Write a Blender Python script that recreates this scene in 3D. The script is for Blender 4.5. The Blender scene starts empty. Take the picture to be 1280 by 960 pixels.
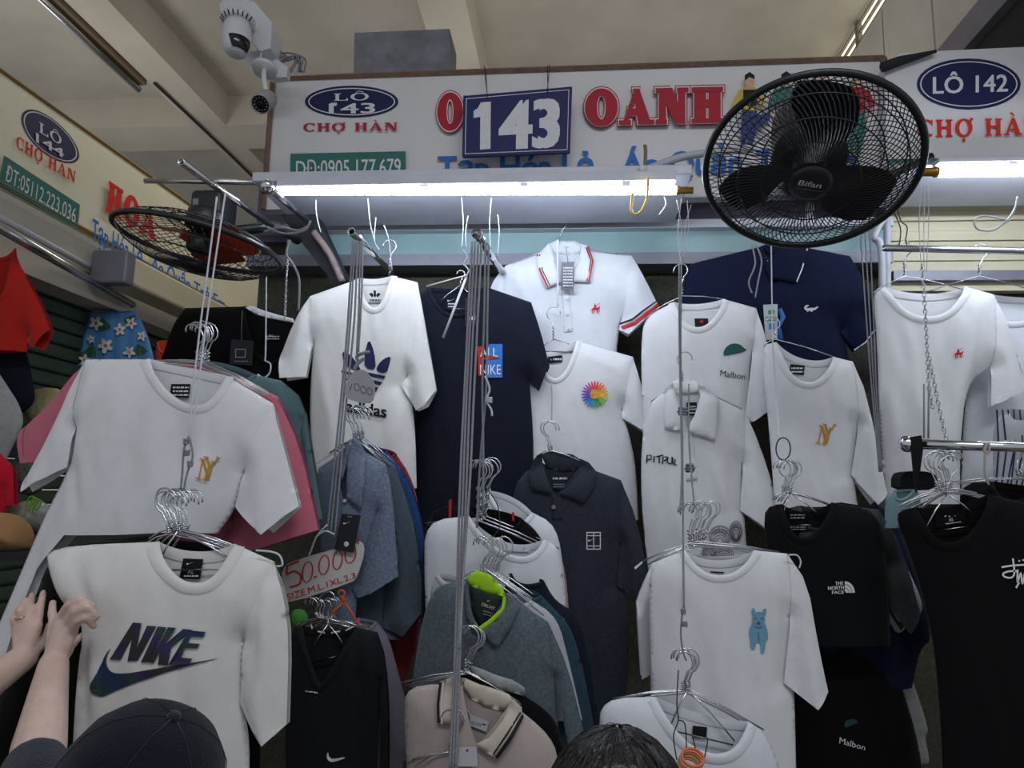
import bpy, bmesh, math, random
import numpy as np
from mathutils import Vector, Matrix, noise
from mathutils.geometry import delaunay_2d_cdt
random.seed(7)
C = bpy.context.scene.collection
# ------------------------------------------------------------------ camera, world, light, exposure
F = 900.0
CAMZ = 1.75
cam = bpy.data.cameras.new('camera'); cam.sensor_width = 36; cam.lens = F/1280*36
camo = bpy.data.objects.new('camera', cam); C.objects.link(camo)
CAMR = Matrix.Rotation(math.radians(5), 3, 'Z') @ Matrix.Rotation(math.radians(98.5), 3, 'X') @ Matrix.Rotation(math.radians(1.2), 3, 'Z')
camo.matrix_world = Matrix.Translation((0, 0, CAMZ)) @ CAMR.to_4x4()
cam.clip_start = 0.02
bpy.context.scene.camera = camo
vs = bpy.context.scene.view_settings
vs.view_transform = 'Standard'; vs.look = 'None'; vs.gamma = 1; vs.use_curve_mapping = False
vs.exposure = 0.3
w = bpy.data.worlds.new('world'); bpy.context.scene.world = w; w.use_nodes = True
w.node_tree.nodes['Background'].inputs[0].default_value = (0.92, 0.95, 1.0, 1)
w.node_tree.nodes['Background'].inputs[1].default_value = 0.30
TUBE_STRENGTH = 33.0

def area_light(name, loc, rot, sx, sy, power, col):
    l = bpy.data.lights.new(name, 'AREA'); l.shape = 'RECTANGLE'; l.size = sx; l.size_y = sy; l.energy = power; l.color = col
    o = bpy.data.objects.new(name, l); C.objects.link(o); o.location = loc; o.rotation_euler = rot
    return o
# added fill light above and behind the camera, with no lamp seen there
area_light('aisle_fill_light', (0.5, -0.6, 4.1), (math.radians(18), 0, 0), 2.4, 0.5, 31, (0.93, 0.96, 1.0))
area_light('side_aisle_fill_light', (-1.5, 3.6, 4.1), (0, math.radians(-12), 0), 0.2, 1.4, 9, (1.0, 0.93, 0.78))  # warm fill over the side aisle, no lamp stands there

# added upward fill behind the signs to brighten the ceiling, no lamps stand there
area_light('ceiling_fill_light', (0.3, 3.7, 3.2), (math.radians(180), 0, 0), 3.0, 0.5, 6.5, (1.0, 0.97, 0.93))
area_light('left_ceiling_fill_light', (-3.0, 3.2, 3.2), (math.radians(180), 0, 0), 0.4, 1.8, 5, (1.0, 0.99, 0.94))  # added fill for the left part of the ceiling, source unseen
# ------------------------------------------------------------------ helpers
def ray(px, py):
    return CAMR @ Vector(((px-640)/F, -(py-480)/F, -1.0))
def at(px, py, Y, s=0.0, X0=0.0):
    d = ray(px, py)
    t = (Y - s*X0)/(d.y - s*d.x)
    return Vector((0, 0, CAMZ)) + d*t
def atX(px, py, X):
    d = ray(px, py); return Vector((0, 0, CAMZ)) + d*(X/d.x)
def lin(c):
    return tuple((v/12.92 if v <= 0.04045 else ((v+0.055)/1.055)**2.4) for v in c)
def rgb(r, g, b):
    return lin((r/255, g/255, b/255))
MATS = {}
def mat(name, col, rough=0.6, metal=0.0, bump=0.0, bscale=60, var=0.0, vscale=8, emit=0.0, sheen=0.0, spec=0.5, stretch=None):
    if name in MATS: return MATS[name]
    m = bpy.data.materials.new(name); m.use_nodes = True
    nt = m.node_tree; b = nt.nodes['Principled BSDF']
    b.inputs['Base Color'].default_value = (*col, 1); b.inputs['Roughness'].default_value = rough
    b.inputs['Metallic'].default_value = metal
    b.inputs['Specular IOR Level'].default_value = spec
    if sheen: b.inputs['Sheen Weight'].default_value = sheen
    if emit:
        b.inputs['Emission Color'].default_value = (*col, 1); b.inputs['Emission Strength'].default_value = emit
    tc = nt.nodes.new('ShaderNodeTexCoord')
    src = tc.outputs['Object']
    if stretch:
        mp = nt.nodes.new('ShaderNodeMapping'); mp.inputs['Scale'].default_value = stretch
        nt.links.new(src, mp.inputs['Vector']); src = mp.outputs['Vector']
    if var:
        n = nt.nodes.new('ShaderNodeTexNoise'); n.inputs['Scale'].default_value = vscale; n.inputs['Detail'].default_value = 5
        nt.links.new(src, n.inputs['Vector'])
        r = nt.nodes.new('ShaderNodeValToRGB')
        r.color_ramp.elements[0].position = 0.3; r.color_ramp.elements[1].position = 0.72
        r.color_ramp.elements[0].color = (*[max(0, v*(1-var)) for v in col], 1)
        r.color_ramp.elements[1].color = (*[min(1, v*(1+var)) for v in col], 1)
        nt.links.new(n.outputs['Fac'], r.inputs['Fac']); nt.links.new(r.outputs['Color'], b.inputs['Base Color'])
    if bump:
        n = nt.nodes.new('ShaderNodeTexNoise'); n.inputs['Scale'].default_value = bscale; n.inputs['Detail'].default_value = 3
        nt.links.new(src, n.inputs['Vector'])
        bp = nt.nodes.new('ShaderNodeBump'); bp.inputs['Strength'].default_value = bump; bp.inputs['Distance'].default_value = 0.01
        nt.links.new(n.outputs['Fac'], bp.inputs['Height']); nt.links.new(bp.outputs['Normal'], b.inputs['Normal'])
    MATS[name] = m
    return m
def cloth(name, r, g, b, heather=0.03, vscale=30):
    return mat('cloth_'+name, rgb(r, g, b), rough=0.92, bump=0.12, bscale=420, var=heather, vscale=vscale, sheen=0.15 if max(r, g, b) > 90 else 0.03, spec=0.15)
def ink(name, r, g, b):
    return mat('ink_'+name, rgb(r, g, b), rough=0.6, var=0.05, vscale=40, spec=0.3)

def link(name, me, parent=None, mats=(), smooth=True):
    for m in mats: me.materials.append(m)
    if smooth:
        me.polygons.foreach_set('use_smooth', [True]*len(me.polygons))
    o = bpy.data.objects.new(name, me); C.objects.link(o)
    if parent is not None: o.parent = parent
    return o
def from_bm(name, bm, m, parent=None, smooth=True, recalc=True):
    if recalc: bmesh.ops.recalc_face_normals(bm, faces=bm.faces[:])
    me = bpy.data.meshes.new(name); bm.to_mesh(me); bm.free()
    ms = m if isinstance(m, (list, tuple)) else [m]
    return link(name, me, parent, ms, smooth)
def thing(name, label, cat, loc=(0, 0, 0), group=None):
    o = bpy.data.objects.new(name, None); C.objects.link(o); o.empty_display_size = 0.05
    o['label'] = label; o['category'] = cat
    if group: o['group'] = group
    return o
def tag(o, label, cat, group=None):
    o['label'] = label; o['category'] = cat
    if group: o['group'] = group
    return o
def struct(o):
    o['kind'] = 'structure'; return o

def add_box(bm, lo, hi, M=None, bev=0.0):
    r = bmesh.ops.create_cube(bm, size=1)
    vs_ = r['verts']
    for v in vs_:
        p = Vector((lo[i] + (v.co[i]+0.5)*(hi[i]-lo[i]) for i in range(3)))
        v.co = p
    if bev:
        es = list({e for v in vs_ for e in v.link_edges})
        rr = bmesh.ops.bevel(bm, geom=es, offset=bev, segments=2, affect='EDGES', profile=0.5)
        vs_ = list({v for f in rr['faces'] for v in f.verts} | {v for v in vs_ if v.is_valid})
    if M is not None:
        for v in vs_: v.co = M @ v.co
def add_tube(bm, pts, rad, n=8, cap=True):
    """a tube along a 3-D polyline; rad is a number or one per point"""
    pts = [Vector(p) for p in pts]
    rads = rad if isinstance(rad, (list, tuple)) else [rad]*len(pts)
    rings = []; up = None
    for i, p in enumerate(pts):
        d = (pts[min(i+1, len(pts)-1)] - pts[max(i-1, 0)])
        if d.length < 1e-9: d = Vector((0, 0, 1))
        d.normalize()
        if up is None:
            up = Vector((0, 0, 1)) if abs(d.z) < 0.9 else Vector((1, 0, 0))
        a = up - d*up.dot(d)
        if a.length < 1e-6: a = d.orthogonal()
        a.normalize(); up = a; b = d.cross(a)
        rings.append([bm.verts.new(p + (a*math.cos(2*math.pi*k/n) + b*math.sin(2*math.pi*k/n))*rads[i]) for k in range(n)])
    for i in range(len(rings)-1):
        for k in range(n):
            bm.faces.new((rings[i][k], rings[i][(k+1) % n], rings[i+1][(k+1) % n], rings[i+1][k]))
    if cap:
        bm.faces.new(rings[0]); bm.faces.new(rings[-1])
    return rings
def add_lathe(bm, prof, M, n=32, close=True):
    """prof: (r, z) pairs, turned about local z, placed by M"""
    rings = []
    for r, z in prof:
        if r < 1e-6: rings.append([bm.verts.new(M @ Vector((0, 0, z)))])
        else: rings.append([bm.verts.new(M @ Vector((r*math.cos(2*math.pi*k/n), r*math.sin(2*math.pi*k/n), z))) for k in range(n)])
    for a, b in zip(rings, rings[1:]):
        for k in range(n):
            if len(a) == 1 and len(b) == 1: continue
            if len(a) == 1: bm.faces.new((a[0], b[k], b[(k+1) % n]))
            elif len(b) == 1: bm.faces.new((a[k], a[(k+1) % n], b[0]))
            else: bm.faces.new((a[k], a[(k+1) % n], b[(k+1) % n], b[k]))
def frame(p, z, x=None):
    z = Vector(z).normalized()
    x = Vector(x) if x is not None else (Vector((1, 0, 0)) if abs(z.x) < 0.9 else Vector((0, 1, 0)))
    x = (x - z*x.dot(z)).normalized(); y = z.cross(x)
    M = Matrix((x, y, z)).transposed().to_4x4(); M.translation = Vector(p)
    return M
def catmull(pts, sub=6):
    pts = [Vector(p) for p in pts]
    if len(pts) < 3: return pts
    out = []
    for i in range(len(pts)-1):
        p0 = pts[max(i-1, 0)]; p1 = pts[i]; p2 = pts[i+1]; p3 = pts[min(i+2, len(pts)-1)]
        for k in range(sub):
            t = k/sub
            out.append(0.5*((2*p1) + (p2-p0)*t + (2*p0-5*p1+4*p2-p3)*t*t + (3*p1-p0-3*p2+p3)*t**3))
    out.append(pts[-1]); return out
def tube_obj(name, pts, rad, m, parent=None, n=8, smooth_path=True):
    bm = bmesh.new()
    add_tube(bm, catmull(pts) if smooth_path else pts, rad, n)
    return from_bm(name, bm, m, parent)

# ---- flat polygons on a surface -----------------------------------------------------------------
def tri2d(loops, step=None, rings=()):
    """triangulate loops (lists of (u,v)); holes by parity; optional interior points"""
    V = []; E = []
    for L in loops:
        b = len(V); n = len(L)
        V += [Vector((float(p[0]), float(p[1]))) for p in L]
        E += [(b+i, b+(i+1) % n) for i in range(n)]
    if step:
        A = np.array([(p.x, p.y) for p in V]); lo = A.min(0); hi = A.max(0)
        xs = np.arange(lo[0]+step*.5, hi[0], step); ys = np.arange(lo[1]+step*.5, hi[1], step)
        if len(xs) and len(ys):
            g = np.array([(x + (step/2 if j % 2 else 0), y) for j, y in enumerate(ys) for x in xs])
            ins = np.zeros(len(g), bool)
            S0 = np.array([(V[a].x, V[a].y) for a, b in E]); S1 = np.array([(V[b].x, V[b].y) for a, b in E])
            for (x0, y0), (x1, y1) in zip(S0, S1):
                if y0 == y1: continue
                c = (g[:, 1] < y0) != (g[:, 1] < y1)
                xi = x0 + (g[:, 1]-y0)/(y1-y0)*(x1-x0)
                ins ^= c & (g[:, 0] < xi)
            g = g[ins]
            if len(g):
                d = seg_dist(g, S0, S1).min(1); g = g[d > (rings[-1]+step*.5 if rings else step*0.45)]
            for rg in rings:      # rows of points set in from the outline, so that the edge rolls over evenly
                T_ = S1-S0; T_ = T_/np.maximum(1e-9, np.sqrt((T_**2).sum(1)))[:, None]; Nn = np.stack([-T_[:, 1], T_[:, 0]], 1); mid = (S0+S1)/2
                for sg in (1, -1):
                    q = mid+Nn*rg*sg; iq = np.zeros(len(q), bool)
                    for (x0, y0), (x1, y1) in zip(S0, S1):
                        if y0 == y1: continue
                        c = (q[:, 1] < y0) != (q[:, 1] < y1); iq ^= c & (q[:, 0] < x0 + (q[:, 1]-y0)/(y1-y0)*(x1-x0))
                    q = q[iq]
                    if len(q):
                        q = q[seg_dist(q, S0, S1).min(1) > rg*.93]; V += [Vector((float(x), float(y))) for x, y in q]
            V += [Vector((float(x), float(y))) for x, y in g]
    r = delaunay_2d_cdt(V, E, [], 0, 1e-7, False)
    vv = r[0]; ff = r[2]
    if ff:
        VV = np.array([(p.x, p.y) for p in vv]); cen = np.array([VV[list(f)].mean(0) for f in ff]); ins = np.zeros(len(ff), bool)
        for L in loops:
            L = [(float(p[0]), float(p[1])) for p in L]
            for (x0, y0), (x1, y1) in zip(L, L[1:]+L[:1]):
                if y0 == y1: continue
                c = (cen[:, 1] < y0) != (cen[:, 1] < y1)
                ins ^= c & (cen[:, 0] < x0 + (cen[:, 1]-y0)/(y1-y0)*(x1-x0))
        ff = [f for f, k in zip(ff, ins) if k]
    used = sorted({i for f in ff for i in f}); mp = {u: k for k, u in enumerate(used)}
    return np.array([(vv[i].x, vv[i].y) for i in used]).reshape(-1, 2), [tuple(mp[i] for i in f) for f in ff]
def seg_dist(P, A, B):
    AB = B-A; L = (AB**2).sum(1); L[L == 0] = 1e-12
    t = np.clip(((P[:, None, :]-A[None])*AB[None]).sum(2)/L[None], 0, 1)
    Q = A[None] + t[..., None]*AB[None]
    return np.sqrt(((P[:, None, :]-Q)**2).sum(2))
def chaikin(pts, it=2, closed=False):
    pts = [tuple(p) for p in pts]
    for _ in range(it):
        if len(pts) < 3: return pts
        out = [] if closed else [pts[0]]
        n = len(pts)
        for i in range(n if closed else n-1):
            a = pts[i]; b = pts[(i+1) % n]
            q = tuple(a[k]*.75+b[k]*.25 for k in range(2)); r = tuple(a[k]*.25+b[k]*.75 for k in range(2))
            if closed: out += [q, r]
            else:
                if i > 0: out.append(q)
                if i < n-2: out.append(r)
        if not closed: out.append(pts[-1])
        pts = out
    return pts
def resample(pts, step):
    out = []
    for a, b in zip(pts, pts[1:]):
        n = max(1, int(math.hypot(b[0]-a[0], b[1]-a[1])/step))
        out += [(a[0]+(b[0]-a[0])*k/n, a[1]+(b[1]-a[1])*k/n) for k in range(n)]
    out.append(pts[-1]); return out
def ell(cx, cy, rx, ry, n=32, a0=0, a1=360, rot=0):
    cr, sr = math.cos(math.radians(rot)), math.sin(math.radians(rot)); o = []
    full = abs(a1-a0) >= 360
    for k in range(n if full else n+1):
        a = math.radians(a0+(a1-a0)*k/n); x, y = rx*math.cos(a), ry*math.sin(a)
        o.append((cx+x*cr-y*sr, cy+x*sr+y*cr))
    return o
def stroke(pts, wd, taper=False):
    """polygon around a thick 2-D polyline"""
    pts = [Vector((p[0], p[1])) for p in pts]; L = []; R = []
    for i, p in enumerate(pts):
        d = pts[min(i+1, len(pts)-1)]-pts[max(i-1, 0)]
        if d.length == 0: d = Vector((1, 0))
        d.normalize(); n = Vector((-d.y, d.x)); w_ = wd/2
        if taper: w_ *= 0.35+0.65*math.sin(math.pi*(i+0.5)/len(pts))
        L.append(p+n*w_); R.append(p-n*w_)
    return [(p.x, p.y) for p in L+R[::-1]]
def rect(x0, y0, x1, y1): return [(x0, y0), (x1, y0), (x1, y1), (x0, y1)]
def curve2(pts, sub=6): return [(p.x, p.y) for p in catmull([(p[0], p[1], 0) for p in pts], sub)]

_txt = {}
def text2d(s, bold=0.0):
    """outline triangles of a line of text: verts (x, y), faces, with x from 0 to 1 and cap height 1"""
    k = (s, bold)
    if k in _txt: return _txt[k]
    cu = bpy.data.curves.new('lettering', 'FONT'); cu.body = s; cu.resolution_u = 3
    o = bpy.data.objects.new('lettering', cu); C.objects.link(o)
    bpy.context.view_layer.update()
    me = o.to_mesh()
    V = np.array([tuple(v.co[:2]) for v in me.vertices]).reshape(-1, 2); Fc = [tuple(p.vertices) for p in me.polygons]
    o.to_mesh_clear(); bpy.data.objects.remove(o); bpy.data.curves.remove(cu)
    if len(V):
        V[:, 0] = (V[:, 0]-V[:, 0].min())/(V[:, 0].max()-V[:, 0].min()); V[:, 1] /= 0.729
    _txt[k] = (V, Fc); return _txt[k]
def quadmap(V, q):
    """unit square (v up) to a quad TL, TR, BR, BL of pixel points"""
    TL, TR, BR, BL = [np.array(p, float) for p in q]
    u = V[:, :1]; v = V[:, 1:]
    return (TL*(1-u)+TR*u)*v + (BL*(1-u)+BR*u)*(1-v)
def bbq(x0, y0, x1, y1): return [(x0, y0), (x1, y0), (x1, y1), (x0, y1)]
def txt(s, q, m, bold=0.0): return ('t', s, q, m, bold)
def pol(loops, m): return ('p', loops if isinstance(loops[0][0], (tuple, list)) else [loops], m)

def print_mesh(name, items, place, parent, lift0=0.0025, dl=0.00035, step=None):
    """items on a surface; place(pixel array, lift) -> 3-D points"""
    verts = []; faces = []; mi = []; ms = []
    for k, it in enumerate(items):
        m = it[3] if it[0] == 't' else it[2]
        if m not in ms: ms.append(m)
        if it[0] == 't':
            V0, Fc = text2d(it[1]); asp = max(.5, len(it[1])*.72); bo = it[4]
            for q, (sx, sy) in enumerate([(-bo, -bo*.5), (bo, -bo*.5), (-bo, bo*.5), (bo, bo*.5)] if bo > 0 else [(0, 0)]):   # heavier weight: four shifted layers
                V = quadmap(V0*np.array([1-2*bo/asp, 1])+np.array([bo/asp+sx/asp, sy]), it[2])
                b = len(verts); verts += [tuple(p) for p in place(V, lift0+dl*k+q*dl*.2)]
                faces += [tuple(b+i for i in f) for f in Fc]; mi += [ms.index(m)]*len(Fc)
            continue
        else:
            V, Fc = tri2d(it[1], step*450 if step else None)   # photo pixels
        if not len(V): continue
        b = len(verts); verts += [tuple(p) for p in place(V, lift0+dl*k)]
        faces += [tuple(b+i for i in f) for f in Fc]; mi += [ms.index(m)]*len(Fc)
    me = bpy.data.meshes.new(name); me.from_pydata(verts, [], faces); me.polygons.foreach_set('material_index', mi)
    return link(name, me, parent, ms, smooth=False)

# serif capitals drawn from simple shapes; each glyph: (width, shapes) in a box of cap height 1
def serif_glyph(ch, t=0.26, th=0.1):
    R = lambda a, b, c, d: ('r', a, b, c, d)
    sf = 0.09
    if ch == 'H': return 1.0, [R(.1, 0, .1+t, 1), R(.9-t, 0, .9, 1), R(.2, .45, .8, .45+th+.03)] + [R(x-.08, y, x+t+.08, y+sf) for x in (.1, .9-t) for y in (0, 1-sf)]
    if ch == 'N': return 1.0, [R(.1, 0, .1+th+.03, 1), R(.9-th-.03, 0, .9, 1), ('q', [(.08, 1), (.08+t+.1, 1), (.92, 0), (.92-t, 0)]), R(0, 1-sf, .32, 1), R(0, 0, .32, sf), R(.68, 1-sf, 1, 1)]
    if ch == 'A': return 1.0, [('q', [(.05, 0), (.05+th+.02, 0), (.55, 1), (.42, 1)]), ('q', [(.95-t-.04, 0), (.95, 0), (.6, 1), (.40, 1)]), R(.25, .27, .7, .27+th), R(-.04, 0, .3, sf), R(.6, 0, 1.04, sf)]
    if ch == 'L': return .8, [R(.1, 0, .1+t, 1), R(.02, 1-sf, .2+t, 1), R(.02, 0, .78, sf), R(.68, 0, .78, .3)]
    if ch == 'T': return .9, [R(.45-t/2, 0, .45+t/2, 1), R(.02, 1-sf, .88, 1), R(.02, .72, .1, 1), R(.8, .72, .88, 1), R(.45-t/2-.1, 0, .45+t/2+.1, sf)]
    if ch in 'OÔƠỢ':
        s = [('e', .5, .5, .5, .53, .5-t, .53-th)]
        if ch == 'Ô': s += [('q', [(.25, 1.1), (.34, 1.1), (.5, 1.26), (.5, 1.34)]), ('q', [(.75, 1.1), (.66, 1.1), (.5, 1.26), (.5, 1.34)])]
        if ch in 'ƠỢ': s += [('q', [(.78, .9), (.9, .78), (1.04, 1.02), (.92, 1.1)])]
        if ch == 'Ợ': s += [('e', .5, -.2, .1, .1, 0, 0)]
        return 1.0, s
    if ch == 'C':
        return .9, [('c', .5, .5, .5, .53, .5-t, .53-th, 42, 318), R(.78, .68, .86, 1.0)]
    if ch == 'À':
        w_, s = serif_glyph('A', t, th); return w_, s+[('q', [(.28, 1.34), (.46, 1.34), (.6, 1.1), (.52, 1.1)])]
    return .45, []
def serif_text(s, q, m, t=0.26, th=0.1, grow=0.0, gap=0.12):
    """list of print items for a serif word fitted to the pixel quad q"""
    gl = [serif_glyph(c, t, th) for c in s]
    W = sum(g[0] for g in gl)+gap*(len(gl)-1); x = 0; out = []
    for wd, sh in gl:
        for h in sh:
            g = grow
            if h[0] == 'r': loops = [rect(h[1]-g, h[2]-g, h[3]+g, h[4]+g)]
            elif h[0] == 'q':
                P = h[1]; cx = sum(p[0] for p in P)/4; loops = [[(p[0]+(g if p[0] > cx else -g), p[1]+(g if p[1] > .5 else -g)) for p in P]]
            elif h[0] == 'e':
                loops = [ell(h[1], h[2], h[3]+g, h[4]+g)]
                if h[5]-g > 0.01: loops.append(ell(h[1], h[2], h[5]-g, h[6]-g))
            else:
                loops = [ell(h[1], h[2], h[3]+g, h[4]+g, 24, h[7]-g*40, h[8]+g*40) + ell(h[1], h[2], h[5]-g, h[6]-g, 24, h[7]-g*40, h[8]+g*40)[::-1]]
            LL = []
            for L in loops:
                A = np.array([((p[0]+x)/W, p[1]) for p in L]); LL.append([tuple(p) for p in quadmap(A, q)])
            out.append(pol(LL, m))
        x += wd+gap
    return out
def plane_place(Y, s=0.0, X0=0.0):
    def f(V, l): return [at(p[0], p[1], Y-l, s, X0) for p in V]
    return f
def sideplane_place(X):
    def f(V, l): return [atX(p[0], p[1], X+l) for p in V]
    return f
def slab_from_px(name, poly, Y, thick, m, parent=None, s=0.0, X0=0.0):
    """a board whose front face has this outline on the plane Y, with real thickness behind it"""
    bm = bmesh.new(); fr = [at(p[0], p[1], Y, s, X0) for p in poly]
    a = [bm.verts.new(p) for p in fr]; b = [bm.verts.new(p+Vector((0, thick, 0))) for p in fr]
    bm.faces.new(a); bm.faces.new(b[::-1]); n = len(a)
    for i in range(n): bm.faces.new((a[i], b[i], b[(i+1) % n], a[(i+1) % n]))
    return from_bm(name, bm, m, parent, smooth=False)
# ------------------------------------------------------------------ garments
def sstep(x): x = np.clip(x, 0, 1); return x*x*(3-2*x)
class Garment:
    """A hanging shirt: front and back panels that meet along the silhouette and stay open at neck, cuffs and hem."""
    def __init__(s, Y, slope=0.0, X0px=640, thick=0.035, fold=0.009, seed=0, step=0.013, fx=12, fz=2.2, creases=()):
        s.Y = Y; s.sl = slope; s.X0 = at(X0px, 614, Y).x; s.T = thick; s.A = fold; s.seed = seed; s.step = step; s.fx = fx; s.fz = fz
        s.sil0 = []; s.sil1 = []; s.cr = [(s.xz(a), s.xz(b), h, wd) for a, b, h, wd in creases]
        s.zt = None
    def xz(s, p):
        v = at(p[0], p[1], s.Y, s.sl, s.X0); return (v.x, v.z)
    def sil(s, pts):
        for a, b in zip(pts, pts[1:]): s.sil0.append(a); s.sil1.append(b)
    def d(s, P): return seg_dist(P, np.array(s.sil0), np.array(s.sil1)).min(1)
    def front(s, P):
        P = np.asarray(P, float); d = s.d(P)
        t = s.T*(1-np.exp(-d/.04))
        n = np.array([noise.noise(Vector((x*s.fx+s.seed*7.3+0.6*noise.noise(Vector((x*3, z*3, s.seed))), z*s.fz, s.seed*3.1)))
                      + .45*noise.noise(Vector((x*s.fx*2.3+z*6, z*s.fz*2.2-x*4, s.seed*1.7+5))) for x, z in P])
        down = .55+.45*sstep((s.zt-P[:, 1])/.35)
        t = t + s.A*n*sstep(d/.035)*down
        for a, b, h, wd in s.cr:
            a = np.array(a); b = np.array(b); ab = b-a; u = np.clip(((P-a)@ab)/(ab@ab), 0, 1)
            q = np.sqrt(((P-a-u[:, None]*ab)**2).sum(1)); t = t + h*np.exp(-(q/wd)**2)*np.sin(np.pi*np.clip(u*.9+.05, 0, 1))*sstep(d/.02)
        return t
    def back(s, P):
        P = np.asarray(P, float); return -s.T*.55*(1-np.exp(-s.d(P)/.04))
    def pt(s, P, t):
        return [Vector((x, s.Y+s.sl*(x-s.X0)-k, z)) for (x, z), k in zip(P, t)]
    def place(s, V, l):
        return s.on(V, s.front, l)
    def place_back(s, V, l):
        return s.on(V, s.back, l)
    def on(s, V, fn, l=0.0, it=2):
        """where the sight lines through the photo points V meet the cloth surface fn, lifted by l"""
        P = np.array([s.xz(p) for p in V])
        for _ in range(it):
            t = fn(P); P = np.array([(q.x, q.z) for q in (at(p[0], p[1], s.Y-k-l, s.sl, s.X0) for p, k in zip(V, t))])
        return s.pt(P, fn(P)+l)
    def panel(s, bm, loop, fn, extra=None):
        V, Fc = tri2d([loop], s.step, (.004, .010))
        t = fn(V)
        if extra is not None: t = t+extra(V)
        vv = [bm.verts.new(p) for p in s.pt(V, t)]
        for f in Fc:
            try: bm.faces.new([vv[i] for i in f])
            except ValueError: pass

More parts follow.
